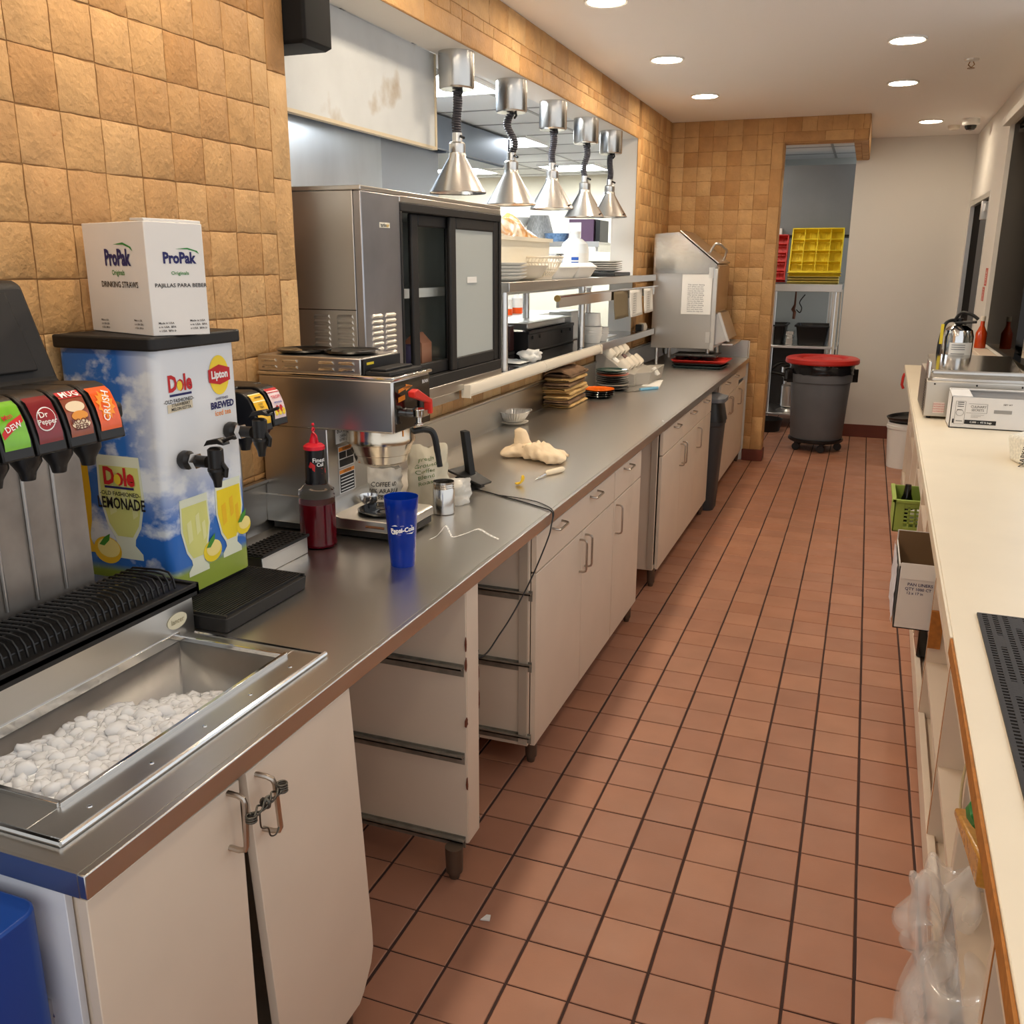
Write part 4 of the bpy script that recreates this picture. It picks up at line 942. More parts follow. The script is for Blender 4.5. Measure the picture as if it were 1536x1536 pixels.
# coffee filter pouches in clear plastic
def pouch(name, lab, c, w, d, h, seed, txt, m, rot):
    t = thing(name, lab, 'coffee pouch', (c[0], c[1], CT), 'coffee filter pouches behind the brewer'); random.seed(seed); s0 = Vector((c[0], c[1], CT))
    def body(u, v):
        a = 2*PI*u; pz_ = v
        squash = (1-pz_)**.5*1.0+.18 if pz_ > .45 else .92
        sqd = max(.08, math.sin(min(1, (1-pz_)*1.6+.05)*PI/2))
        n = .34*noise.noise(Vector((math.cos(a)*1.6+seed, math.sin(a)*1.6, pz_*2.6)))+.13*noise.noise(Vector((math.cos(a)*5, math.sin(a)*5+seed, pz_*7)))
        x = math.cos(a)*w/2*(1+n)*(1 if pz_ < .75 else 1-.25*(pz_-.75)); y = math.sin(a)*d/2*(1+n)*sqd
        z = h*pz_*(1+.25*n)+.001
        ca, sa = math.cos(rot), math.sin(rot)
        return (c[0]+x*ca-y*sa, c[1]+x*sa+y*ca, CT+max(.001, z))
    obj('pouch', MB().grid(body, 40, 26), m, t, ang=60)
    return t, body
pouchm = mat('crinkled pouch film', hx(232, 222, 196), .22, trans=.25, ior=1.2, bump=.5, bscale=50, coat=.4)
pouchw = mat('white pouch film', hx(236, 232, 222), .25, trans=.3, ior=1.2, bump=.5, bscale=50, coat=.4)
t1, f1 = pouch('coffee_pouch', 'upright clear pouch of green-printed coffee filters beside the steel shaker', (-1.31, 2.68), .125, .085, .20, 4, 'a', pouchm, .45)
mb = MB()
for k, s in enumerate(('Fresh', 'Ground', 'Coffee', 'Blend', 'Roast')):
    mb.text(s, .019, (0, 0, 0), (1, .0, 0), (0, 1, 0), 0, sx=1.3, bold=0., curve=lambda x, y, k=k: tuple(Vector(f1(.745+x/.125*.33, max(.03, min(.96, .80-.095*k+y/.20+x*1.2))))+Vector((.0015, -.004, 0))))
obj('print', mb, mat('green print', hx(86, 112, 60), .5), t1, flat=True)
t2, f2 = pouch('coffee_pouch', 'slumped white pouch with black print seen under the filter basket', (-1.45, 2.63), .13, .10, .125, 9, 'b', pouchw, .35)
mb = MB()
for k, s in enumerate(('COFFEE 60', '100% ARABICA', 'FILTER PACK')):
    mb.text(s, .020, (0, 0, 0), (1, 0, 0), (0, 1, 0), 0, curve=lambda x, y, k=k: tuple(Vector(f2(.78+x/.13*.30, max(.03, min(.95, .62-.17*k+y/.125))))+Vector((.0015, -.004, 0))))
obj('print', mb, inkk, t2, flat=True)
t3, f3 = pouch('coffee_pouch', 'crumpled clear pouch lying behind the steel shaker', (-1.245, 2.735), .12, .09, .085, 14, 'c', pouchw, .3)

# black phone-charger-like stand with a cord over the edge
sdk = mat('deep black plastic', hx(13, 13, 13), .5)
st = thing('display_stand', 'slim black stand with a tilted black plate, its cord hanging over the counter edge', 'stand', (-1.27, 2.95, CT))
obj('base', MB().hexa([(-1.325, 2.91, CT), (-1.245, 2.90, CT), (-1.225, 2.99, CT), (-1.315, 3.0, CT), (-1.315, 2.915, CT+.045), (-1.30, 2.905, CT+.040), (-1.285, 2.99, CT+.043), (-1.305, 3.0, CT+.05)]), sdk, st, bevel=.004)
obj('tilted_plate', MB().hexa([(-1.338, 2.895, CT+.066), (-1.222, 2.93, CT+.012), (-1.205, 2.99, CT+.014), (-1.315, 3.01, CT+.062), (-1.334, 2.893, CT+.074), (-1.218, 2.928, CT+.020), (-1.201, 2.988, CT+.022), (-1.311, 3.008, CT+.070)]), sdk, st, bevel=.002)
obj('upright', MB().hexa([(-1.292, 2.955, CT+.045), (-1.268, 2.945, CT+.040), (-1.258, 2.975, CT+.040), (-1.282, 2.985, CT+.045), (-1.312, 2.955, CT+.205), (-1.289, 2.945, CT+.203), (-1.279, 2.972, CT+.203), (-1.302, 2.982, CT+.205)]), sdk, st, bevel=.003)
cd_ = MB().tube(smooth([(-1.24, 2.93, CT+.003), (-1.13, 2.875, CT+.003), (-1.03, 2.825, CT+.003), (-.94, 2.775, CT+.003), (-.895, 2.742, CT+.003), (-.887, 2.735, CT-.012), (-.885, 2.715, .862), (-.884, 2.69, .835), (-.883, 2.60, .785), (-.884, 2.50, .735), (-.884, 2.37, .69), (-.886, 2.25, .66), (-.90, 2.17, .63), (-.97, 2.16, .60)], 4), .0024, 6)
cd_.tube(smooth([(-1.13, 2.878, CT+.003), (-1.0, 2.85, CT+.003), (-.93, 2.80, CT+.003), (-.893, 2.752, CT+.003), (-.886, 2.742, CT-.01), (-.884, 2.72, .87)], 5), .0018, 6)
obj('cord', cd_, blk, st, ang=180)

# foil bowl on a plate
pl = tag(obj('small_plate', MB().lathe([(0, .004), (.036, .004), (.04, 0), (.044, 0), (.076, .014), (.077, .016), (.074, .016), (.042, .006), (0, .006)], (-1.60, 4.27, CT), 36), cream), 'small cream plate under the foil bowl on the steel counter', 'plate')
fo = MB()
def foilr(u, v):
    a = 2*PI*u; r0 = .052+.036*v+.0022*math.sin(a*36)*min(1, v*3)*(1 if v < .93 else .2); 
    if v > .93: r0 += .006*(v-.93)/.07
    z = CT+.017+.052*min(v/.93, 1)+.004*math.sin(a*2+1)*v
    return (-1.60+r0*math.cos(a), 4.27+r0*math.sin(a)*.97, z)
fo.grid(foilr, 144, 12); fo.lathe([(0, .0172), (.052, .0172)], (-1.60, 4.27, CT), 144)
fl = obj('foil_bowl', fo, mat('crinkled foil', (.84, .83, .80), .36, 1., bump=.35, bscale=90), ang=60, solid=.0008); tag(fl, 'crinkled foil bowl sitting on a small plate near the backsplash', 'bowl')
# rag
def ragpt(u, v):
    a = 2*PI*v; cx = -1.37+.30*u; cy = 3.50+.04*math.sin(u*5)
    r = .030+.020*math.sin(u*PI)+.012*noise.noise(Vector((u*5, math.cos(a)*1.2, math.sin(a)*1.2)))
    fl_ = (.46+.25*math.sin(u*PI))*(1+.5*noise.noise(Vector((u*9, math.cos(a)*3, 5)))); r *= 1+.22*noise.noise(Vector((u*14, math.cos(a)*2.5, math.sin(a)*2.5)))
    z = max(.002, .020+(r*math.sin(a))*fl_+.01*math.sin(u*PI))
    taper = min(1, u/.06, (1-u)/.06)**.6
    return (cx, cy+r*1.5*math.cos(a)*taper, CT+.018+(z-.018)*taper)
rg = MB().grid(ragpt, 48, 20)
s0 = len(rg.v)
def rag2(u, v):
    a = 2*PI*v; t_ = u
    c0 = Vector((-1.275, 3.53, CT+.03)).lerp(Vector((-1.305, 3.56, CT+.118)), t_)
    r = (.040-.016*t_)*(1+.25*noise.noise(Vector((t_*3, math.cos(a)*1.5, math.sin(a)*1.5+4))))*(1 if t_ < .9 else max(.05, (1-t_)/.1))
    return (c0.x+r*1.05*math.cos(a), c0.y+r*.6*math.sin(a), c0.z)
rg.grid(rag2, 16, 18)
def rag3(u, v):
    a = 2*PI*v; c0 = Vector((-1.27, 3.5, CT+.052)).lerp(Vector((-1.085, 3.545, CT+.018)), u)
    r = .016*(1+.3*noise.noise(Vector((u*4, math.cos(a), math.sin(a)+9))))*(1 if .05 < u < .95 else .4)
    return (c0.x, c0.y+r*1.4*math.cos(a), c0.z+r*math.sin(a))
rg.grid(rag3, 20, 14)
tag(obj('rag', rg, ragm, ang=180, loc=(-1.25, 3.5, CT)), 'crumpled cream cleaning rag with one end sticking up on the counter', 'rag')
lp_ = MB()
def peel(u, v):
    a = -0.4+2.3*u; r = .026; w_ = .013*math.sin(u*PI)**.5+.002
    return (-1.115+r*math.cos(a)*.9-.012, 3.045+(v-.5)*w_*2.2+.006*u, CT+.024-r*math.sin(a)*.9+.012*(v-.5)**2+.004)
lp_.grid(peel, 16, 8)
lm = obj('lemon_peel', lp_, mat('lemon rind', hx(240, 198, 30), .4), ang=180, solid=.004); tag(lm, 'curled piece of yellow lemon peel on the counter', 'lemon peel')
ko = thing('corkscrew', 'waiter corkscrew with a pale handle lying beside the lemon peel', 'corkscrew', (-1.06, 3.27, CT))
obj('handle', MB().tube([(-1.035, 3.325, CT+.010), (-1.040, 3.315, CT+.0115), (-1.055, 3.275, CT+.0125), (-1.075, 3.235, CT+.0115), (-1.078, 3.228, CT+.010)], [.006, .011, .0105, .010, .006], 12), mat('pale handle', hx(240, 222, 190), .4), ko)
obj('blade', MB().tube([(-1.078, 3.228, CT+.008), (-1.085, 3.19, CT+.005), (-1.09, 3.14, CT+.003)], [.005, .004, .001], 8), chrome, ko)
wp = MB()
W0 = [(-1.127, 2.316, .002), (-1.120, 2.345, .004), (-1.118, 2.375, .012), (-1.118, 2.408, .020), (-1.095, 2.385, .008), (-1.072, 2.358, .003), (-1.045, 2.39, .008), (-1.021, 2.431, .013), (-.98, 2.41, .006), (-.94, 2.389, .002)]
sm = smooth([(x, y, CT+z) for x, y, z in W0], 3)
for i in range(len(sm)-1):
    a, b = sm[i], sm[i+1]; w2 = .0045
    wp.add([(a.x, a.y-w2, a.z), (b.x, b.y-w2, b.z), (b.x, b.y+w2, b.z+.001), (a.x, a.y+w2, a.z+.001)], [(0, 1, 2, 3)])
tag(obj('straw_wrapper', wp, paper, ang=180, solid=.0008), 'torn white paper straw wrapper zigzagging on the counter near the blue tumbler', 'straw wrapper')
tag(obj('paper_crumb', MB().ico((-.915, 4.62, CT+.003), .005, 1, .5), paper), 'tiny white crumb near the counter edge beyond the rag', 'crumb')
tag(obj('paper_scrap', MB().hexa([(-.80, 1.90, .001), (-.775, 1.905, .001), (-.78, 1.925, .001), (-.792, 1.925, .001), (-.80, 1.90, .004), (-.775, 1.905, .006), (-.78, 1.925, .005), (-.792, 1.925, .003)]).xf(lambda p: (p.x-.0, p.y-.0, p.z)), paper), 'small white paper scrap on the red floor near the divider panel', 'scrap')

# folded towels: each one a slab folded over, seen end on
random.seed(11)
tz = CT
lt = ['topmost brown towel of the folded stack under the shelf', 'second towel from the top of the folded stack, loosely draped', 'third towel from the top of the folded stack', 'fourth towel from the top of the folded stack', 'fifth towel from the top of the folded stack', 'sixth towel from the top, just above the lowest pair', 'seventh towel from the top, second from the bottom of the folded stack', 'lowest towel of the folded stack on the steel counter']
N_ = len(lt)
for k in range(N_):
    h = [.022, .024, .022, .026, .024, .026, .024, .022][k]; ox, oy = random.uniform(-.012, .012), random.uniform(-.02, .02); wx, wy = .078+random.uniform(-.006, .006), .185+random.uniform(-.015, .02); sd = k*5.3
    def tw(u, v, h=h, ox=ox, oy=oy, wx=wx, wy=wy, sd=sd, tz=tz):
        a = 2*PI*v; ca, sa = math.cos(a), math.sin(a)
        y = (u*2-1)*wy; x = (abs(ca)**.35*(1 if ca > 0 else -1))*wx; z = (abs(sa)**.6*(1 if sa > 0 else -1))*h/2*.96
        e = min(1, u/.04, (1-u)/.04)**.5
        n = noise.noise(Vector((x*12+sd, y*11, sd)))*.02
        pin = .35*math.exp(-((ca-1)/.25)**2)*math.sin(5*a+sd)*h*.3
        return (-1.562+ox*.5+x*(.96+.04*e)+n*.5, 5.02+oy+y*(.985)+n, tz+h/2+z*(.25+.75*e)+(n*.25 if k > 0 else abs(n)*.2)+pin*0)
    tbm = linen if k in (0, 2, 3, 4, 6) else linend
    tag(obj('folded_towel', MB().grid(tw, 26, 24).rotz(random.uniform(-.09, .09), (-1.56, 5.02, 0)), tbm, ang=180), lt[N_-1-k], 'towel', 'folded towels on the counter')
    tz += h*.97
def drape(u, v):
    x = -1.562+(u-.5)*.16; y = 5.0+(v-.5)*.30
    return (x, y, tz+.006+.018*math.sin(u*PI)+.012*noise.noise(Vector((u*3, v*4, 2)))-.03*max(0, abs(u-.5)-.42)*4-.05*max(0, .12-v))
tag(obj('folded_towel', MB().grid(drape, 18, 22), linend, ang=180, solid=.008), 'dark rumpled cloth lying over the folded towel stack', 'towel', 'folded towels on the counter')
# plates
def plate_prof(r, t=.011): return [(0, .003), (r*.55, .003), (r*.58, 0), (r*.62, 0), (r*.97, t), (r, t+.002), (r*.985, t+.004), (r*.93, t+.001), (r*.62, .005), (0, .0055)]
def plates(c, r, specs, dz, group):
    z = CT
    for lab, m in specs:
        tag(obj('dinner_plate', MB().lathe(plate_prof(r), (c[0]+random.uniform(-.003, .003), c[1]+random.uniform(-.003, .003), z), 40), m), lab, 'plate', group); z += dz
pk = mat('black glazed plate', hx(20, 20, 20), .15, coat=.4); po = mat('orange glazed plate', hx(250, 112, 16), .25); pg = mat('green glazed plate', hx(24, 62, 52), .15, coat=.4); pt = mat('terracotta plate', hx(196, 82, 50), .3)
plates((-1.465, 5.36, 0), .098, [('bottom black plate of the low stack with the orange plate', pk), ('second black plate from the bottom of the low stack', pk), ('black plate directly under the bright orange plate', pk), ('bright orange plate on top of the low front stack', po)], .0125, 'plates in the low front stack')
plates((-1.47, 5.72, 0), .105, [('bottom black plate of the tall stack behind the orange plate', pk), ('second plate from the bottom of the tall stack', pk), ('white plate between the black plates of the tall stack', cream), ('black plate directly above the white plate in the tall stack', pk), ('second black plate above the white one in the tall stack', pk), ('third black plate above the white one in the tall stack', pk), ('fourth black plate above the white one, under the terracotta rim', pk), ('plate with terracotta rim in the upper half of the tall stack', pt), ('black plate directly above the terracotta one', pk), ('dark green plate on top of the tall stack', pg)], .0125, 'plates in the tall rear stack')
# ------------------------------------------------------------------ cutlery caddy and papers
gp = mat('grey caddy plastic', hx(168, 162, 152), .45)
ca_ = thing('cutlery_caddy', 'grey sloping cutlery caddy with cylinders of wrapped cutlery under the pass shelf', 'caddy', (-1.5, 6.2, CT))
obj('body', MB().prism([(-1.375, CT), (-1.375, CT+.075), (-1.43, CT+.085), (-1.625, CT+.225), (-1.645, CT+.225), (-1.645, CT)], 'y', 5.93, 6.46), gp, ca_, bevel=.004)
obj('front_bin', MB().hexa([(-1.42, 5.97, CT+.0), (-1.30, 6.02, CT+.0), (-1.30, 6.44, CT+.0), (-1.40, 6.44, CT), (-1.42, 5.97, CT+.075), (-1.285, 6.02, CT+.085), (-1.285, 6.45, CT+.095), (-1.40, 6.45, CT+.085)]), gp, ca_, bevel=.003)
obj('towel_flap', MB().hexa([(-1.287, 6.16, CT+.05), (-1.270, 6.16, CT+.048), (-1.270, 6.26, CT+.048), (-1.287, 6.26, CT+.05), (-1.31, 6.12, CT+.095), (-1.295, 6.12, CT+.098), (-1.295, 6.2, CT+.104), (-1.31, 6.2, CT+.1)]), paper, ca_, bevel=.003)
ax = Vector((-.80, 0, .60)).normalized()
for j in range(4):
    for i in range(2):
        c0 = Vector((-1.44-.105*i, 5.995+.128*j, CT+.088+.08*i))
        o = obj('cutlery_cup', MB().tube([c0, c0+ax*.02, c0+ax*.075, c0+ax*.078], [.040, .048, .05, .045], 16), cream, ca_)
        if (i+j) % 2 == 0: obj('wrapped_cutlery', MB().tube([c0+ax*.07, c0+ax*.12, c0+ax*.14], [.022, .02, .008], 10), mat('napkin wrap', hx(120, 96, 92), .8) if j > 1 else paper, o)
tag(obj('paper_sheet', MB().hexa([(-1.33, 5.93, CT+.001), (-1.21, 5.95, CT+.001), (-1.25, 6.25, CT+.001), (-1.34, 6.22, CT+.001), (-1.33, 5.93, CT+.003), (-1.21, 5.95, CT+.003), (-1.25, 6.25, CT+.012), (-1.34, 6.22, CT+.008)]), paper), 'white sheet of paper lying in front of the cutlery caddy', 'paper')
kn = thing('palette_knife', 'thin steel blade with a pale blue grip lying beside the tall plate stack', 'knife', (-1.31, 5.7, CT))
obj('blade', MB().hexa([(-1.375, 5.60, CT+.001), (-1.355, 5.60, CT+.001), (-1.28, 5.72, CT+.001), (-1.30, 5.73, CT+.001), (-1.375, 5.60, CT+.004), (-1.355, 5.60, CT+.004), (-1.28, 5.72, CT+.004), (-1.30, 5.73, CT+.004)]), chrome, kn)
obj('grip', MB().tube([(-1.29, 5.725, CT+.008), (-1.2, 5.84, CT+.009)], .009, 10), mat('pale blue grip', hx(120, 176, 206), .4), kn)

# ------------------------------------------------------------------ chip warmer on legs
wm = thing('chip_warmer', 'tall stainless food warmer with sloping lid and a sheet of paper on its side', 'food warmer', (-1.34, 7.65, CT))
Wa, Wb, wy0, wy1, wz = -1.585, -1.098, 7.36, 7.98, 1.028
obj('body', MB().prism([(Wa, wz), (Wb, wz), (Wb, 1.67), (-1.40, 1.908), (Wa, 1.895)], 'y', wy0, wy1), steelx, wm, bevel=.003)
obj('upper_panel', MB().prism([(Wa-.002, 1.602), (Wb+.002, 1.606), (Wb+.002, 1.672), (-1.40, 1.912), (Wa-.002, 1.899)], 'y', wy0-.006, wy0), mat('polished side', (.68, .665, .64), .17, 1., bump=.25, bscale=5, bdist=.01), wm)
obj('sloping_lid', MB().hexa([(-1.395, wy0-.01, 1.918), (-1.088, wy0-.01, 1.677), (-1.088, wy1+.005, 1.677), (-1.395, wy1+.005, 1.918), (-1.39, wy0-.01, 1.926), (-1.083, wy0-.01, 1.685), (-1.083, wy1+.005, 1.685), (-1.39, wy1+.005, 1.926)]), steelx, wm, bevel=.002)
obj('lid_handle', MB().tube(smooth([(-1.19, 7.58, 1.765), (-1.155, 7.58, 1.825), (-1.12, 7.60, 1.825), (-1.10, 7.68, 1.80), (-1.085, 7.74, 1.775), (-1.11, 7.78, 1.70)], 4), .010, 8), satin, wm)
obj('corner_post', MB().box(Wb-.02, Wb+.012, wy0-.012, wy0+.02, wz-.01, 1.64), satin, wm, bevel=.002)
obj('upper_door', MB().box(Wb, Wb+.012, wy0+.03, wy1-.01, 1.32, 1.66), mat('warm brown steel', (.50, .40, .30), .3, 1., var=.1), wm, bevel=.002)
obj('chute_door', MB().hexa([(Wb, wy0+.05, 1.05), (Wb+.11, wy0+.05, 1.10), (Wb+.11, wy1-.03, 1.10), (Wb, wy1-.03, 1.05), (Wb, wy0+.05, 1.305), (Wb+.03, wy0+.05, 1.30), (Wb+.03, wy1-.03, 1.30), (Wb, wy1-.03, 1.305)]), steelv, wm, bevel=.003)
obj('chute_edge', MB().hexa([(Wb+.105, wy0+.04, 1.09), (Wb+.125, wy0+.04, 1.09), (Wb+.125, wy0+.075, 1.09), (Wb+.105, wy0+.075, 1.09), (Wb+.022, wy0+.04, 1.31), (Wb+.042, wy0+.04, 1.31), (Wb+.042, wy0+.075, 1.31), (Wb+.022, wy0+.075, 1.31)]), satin, wm)
obj('chute_lip', MB().box(Wb+.06, Wb+.15, wy0+.08, wy1-.04, 1.055, 1.07), steelv, wm, bevel=.002)
for z in (1.62, 1.13): obj('hinge', MB().box(Wb-.055, Wb-.015, wy0-.012, wy0-.004, z-.05, z+.03).tube([(Wb-.015, wy0-.012, z-.05), (Wb-.015, wy0-.012, z+.03)], .006, 8), satin, wm)
for x in (-1.545, -1.14):
    for y in (7.42, 7.92): obj('leg', MB().cyl((x, y, CT), .014, .13, 12), satin, wm)
tag(obj('paper_notice', MB().box(-1.355, -1.125, wy0-.010, wy0-.0075, 1.296, 1.596), paper), 'white printed sheet taped to the side of the chip warmer', 'paper notice')
mb = MB()
for k in range(14): mb.text(['Chip warmer cleaning', 'turn off the unit and', 'let it cool down then', 'remove the chips and', 'wipe all of the inside'][k % 5], .0145, (-1.31, wy0-.0108, 1.52-.0155*k), (1, 0, 0), FV, 0, align='LEFT')
no = [o for o in C.objects if o.name.startswith('paper_notice')][0]; no['base'] = tuple(no.location)
obj('print', mb, mat('grey print', hx(120, 120, 124), .6), no, flat=True)
# trays under the warmer
def tray(name, lab, x0, x1, y0, y1, z, h, m, ang):
    t_ = rr_loft(MB(), [(x0+.02, x1-.02, y0+.02, y1-.02, .03, z), (x0+.006, x1-.006, y0+.006, y1-.006, .035, z+h), (x0, x1, y0, y1, .04, z+h), (x0, x1, y0, y1, .04, z+h+.004), (x0+.012, x1-.012, y0+.012, y1-.012, .03, z+h+.004), (x0+.028, x1-.028, y0+.028, y1-.028, .025, z+.006)])
    t_.rotz(ang, ((x0+x1)/2, (y0+y1)/2, 0)); return tag(obj(name, t_, m), lab, 'tray', 'trays under the chip warmer')
tray('serving_tray', 'dark teal tray lowest under the chip warmer', -1.36, -.97, 7.10, 7.46, CT, .014, mat('dark teal plastic', hx(44, 58, 58), .4), -.06)
tray('serving_tray', 'black tray between the teal and the red tray', -1.37, -.99, 7.11, 7.48, CT+.0185, .014, blk, .02)
tray('serving_tray', 'red tray in the stack under the chip warmer', -1.38, -.95, 7.14, 7.50, CT+.037, .016, mat('tray red', hx(206, 52, 42), .35), -.02)
mp = MB().box(-1.38, -1.04, 7.18, 7.5, CT+.085, CT+.093)
for i in range(3):
    for j in range(2): mp.lathe([(0, -.030), (.036, -.030), (.048, 0)], (-1.32+.11*i, 7.26+.14*j, CT+.087), 16)
tag(obj('muffin_pan', mp, blk), 'black cup pan lying on the red tray under the chip warmer', 'pan')

# ------------------------------------------------------------------ glass door cooler in the pass-through
fr = thing('glass_door_cooler', 'stainless countertop cooler with two sliding glass doors in black frames', 'cooler', (-1.88, 3.33, 1.168))
FA, FB, fy0, fy1, fz0, fz1 = -2.18, -1.55, 2.73, 3.965, 1.20, 1.922
oy0, oy1, oz0, oz1 = 3.0, 3.945, 1.255, 1.855
obj('side_panel', MB().box(FA, FB-.031, fy0, fy0+.02, fz0, fz1-.016), steelx, fr, bevel=.002)
obj('seam', MB().box(FA, FB-.031, fy0-.0012, fy0, 1.527, 1.530), darkm, fr)
obj('machine_front', MB().box(FB-.03, FB, fy0+.0, oy0, fz0, fz1-.016), mat('bluish steel', (.46, .46, .48), .34, 1., var=.12, vscale=6), fr, bevel=.004)
obj('top_panel', MB().box(FA, FB, fy0, fy1, fz1-.015, fz1).box(FB-.025, FB, oy0, fy1, oz1+.03, fz1-.015), steel, fr, bevel=.003)
obj('machine_wall', MB().box(FA, FB-.03, oy0-.02, oy0, fz0, fz1-.015), blk, fr)
obj('far_side', MB().box(FA, FB-.002, fy1-.02, fy1, fz0, fz1-.015), steelx, fr)
obj('cabinet_back', MB().box(FA, FA+.02, oy0, fy1-.02, fz0, fz1-.015), mat('grey liner', hx(196, 204, 200), .5), fr)
obj('cabinet_floor', MB().box(FA+.02, FB-.05, oy0, fy1-.02, fz0+.02, fz0+.05), MATS['grey liner'], fr)
obj('cabinet_roof', MB().box(FA+.02, FB-.05, oy0, fy1-.02, 1.86, 1.90), MATS['grey liner'], fr)
obj('shelf', MB().box(FA+.03, FB-.09, oy0, fy1-.03, 1.565, 1.573).box(FB-.092, FB-.086, oy0, fy1-.03, 1.55, 1.585), whitep, fr)
obj('sill', MB().box(FB-.03, FB+.006, oy0-.06, fy1, fz0-.032, fz0+.012), steel, fr, bevel=.003)
obj('door_track', MB().box(FB-.05, FB+.004, oy0, fy1, fz0+.012, oz0).box(FB-.05, FB+.004, oy0, fy1, oz1, oz1+.03).box(FB-.05, FB+.004, oy0, oy0+.012, oz0, oz1).box(FB-.05, FB+.004, fy1-.02, fy1, oz0, oz1), blkm, fr, bevel=.003)
gcl = mat('cooler glass', (.94, .97, .96), .03, trans=1., ior=1.12)
gfo = mat('fogged glass', (.60, .63, .60), .5, trans=.3, ior=1.1)
def sdoor(x, y0, y1, g, lab):
    o = obj('sliding_door', MB().box(x-.018, x, y0, y0+.055, oz0, oz1).box(x-.018, x, y1-.055, y1, oz0, oz1).box(x-.018, x, y0+.055, y1-.055, oz0, oz0+.05).box(x-.018, x, y0+.055, y1-.055, oz1-.045, oz1), blkm, fr, bevel=.006, label=lab)
    obj('glass_pane', MB().box(x-.011, x-.007, y0+.05, y1-.05, oz0+.045, oz1-.04), g, o)
sdoor(FB-.024, 3.135, 3.50, gcl, 'black framed sliding door with clear glass'); sdoor(FB-.002, 3.43, 3.945, gfo, 'black framed sliding door with fogged glass')
for k in range(15):
    z = 1.24+.0185*k
    for y in (2.775, 2.87):
        if z < 1.525: obj('louvre', MB().add([(FB, y, z), (FB, y+.075, z), (FB+.007, y+.070, z+.008), (FB+.007, y+.005, z+.008), (FB, y+.068, z+.014), (FB, y+.007, z+.014)], [(0, 1, 2, 3), (3, 2, 4, 5), (1, 4, 2), (0, 3, 5)]), satin, fr, flat=True)
    for x in (-1.715, -1.625):
        if z < 1.525: obj('louvre', MB().add([(x-.032, fy0, z), (x+.032, fy0, z), (x+.028, fy0-.007, z+.008), (x-.028, fy0-.007, z+.008), (x+.027, fy0, z+.014), (x-.027, fy0, z+.014)], [(0, 1, 2, 3), (3, 2, 4, 5), (1, 4, 2), (0, 3, 5)]), satin, fr, flat=True)
obj('maker_badge', MB().box(FB, FB+.002, 2.85, 2.92, 1.795, 1.812), mat('badge white', hx(226, 222, 206), .4), fr)
obj('badge_lettering', MB().text('turbo', .018, (FB+.0026, 2.875, 1.8035), FU, FV, 0).text('air', .018, (FB+.0026, 2.905, 1.8035), FU, FV, 1), [inkk, mat('badge gold', hx(210, 170, 40), .4)], fr, flat=True)
obj('door_sticker', MB().box(FB-.0065, FB-.0055, 3.60, 3.70, 1.60, 1.625), paper, fr)
for x in (FA+.05, FB-.08):
    for y in (2.8, 3.9): obj('foot', MB().cyl((x, y, 1.168), .02, .033, 12), blk, fr)
tag(obj('drink_carton', MB().prism([(-1.72, 1.251), (-1.64, 1.251), (-1.64, 1.37), (-1.68, 1.41), (-1.72, 1.37)], 'y', 3.33, 3.42), mat('salmon carton', hx(196, 130, 100), .6)), 'salmon coloured carton on the cooler floor behind the clear glass door', 'carton')
cup_ = tag(obj('drink_cup', MB().lathe([(0, 0), (.032, 0), (.042, .12), (.040, .12), (.030, .004), (0, .004)], (-1.66, 3.245, 1.251), 24), mat('violet cup', hx(96, 86, 120), .4)), 'violet cup with white script on the cooler floor behind clear glass', 'cup'); cup_['base'] = tuple(cup_.location)
obj('script', MB().text('Coo', .035, (-1.6215, 3.245, 1.31), FU, (0, .15, 1), 0), inkw, cup_, flat=True)

# ------------------------------------------------------------------ pass-through shelves
sh1 = thing('lower_pass_shelf', 'long dark steel shelf of the pass-through under the upper shelf', 'shelf', (-1.75, 4.8, 1.14))
obj('shelf_board', MB().box(-2.20, -1.565, 2.52, 6.955, 1.166, 1.168).box(-2.20, -1.565, 3.98, 6.955, 1.168, 1.178), mat('dark polished steel', (.42, .42, .42), .16, 1., var=.2, vscale=8, bump=.15, bscale=9, stretch=(1, 5, 1)), sh1)
obj('front_lip', MB().box(-1.572, -1.556, 3.98, 7.33, 1.135, 1.182).box(-1.65, -1.572, 6.98, 7.33, 1.150, 1.178), steel, sh1, bevel=.003)
cn = thing('wiring_trunking', 'white plastic trunking with end caps along the front of the lower pass shelf', 'trunking', (-1.54, 4.55, 1.14))
obj('channel', MB().prism([(-1.556, 1.134), (-1.53, 1.134), (-1.518, 1.146), (-1.518, 1.168), (-1.53, 1.186), (-1.556, 1.186)], 'y', 3.54, 5.62), cream, cn, bevel=.003)
obj('end_cap', MB().box(-1.558, -1.515, 3.53, 3.54, 1.132, 1.188), cream, cn, bevel=.002); obj('end_cap', MB().box(-1.558, -1.515, 5.62, 5.632, 1.132, 1.188), cream, cn, bevel=.002)
for y in (4.55,): obj('joint', MB().prism([(-1.557, 1.133), (-1.529, 1.133), (-1.517, 1.146), (-1.517, 1.168), (-1.53, 1.187), (-1.557, 1.187)], 'y', y-.012, y+.012), cream, cn)
tag(obj('sill_board', MB().box(-1.650, -1.575, 2.9, 3.55, 1.125, 1.160), steel, bevel=.002), 'plain steel strip on the tiled sill below the glass door cooler', 'strip')
sh2 = thing('upper_pass_shelf', 'upper steel shelf of the pass-through crowded with dishes', 'shelf', (-1.72, 5.6, 1.18))
obj('shelf_board', MB().box(-2.02, -1.566, 4.10, 6.955, 1.578, 1.592), steel, sh2)
obj('front_lip', MB().box(-1.572, -1.556, 4.095, 7.32, 1.548, 1.594).box(-2.02, -1.556, 4.092, 4.10, 1.548, 1.594), steel, sh2, bevel=.003)
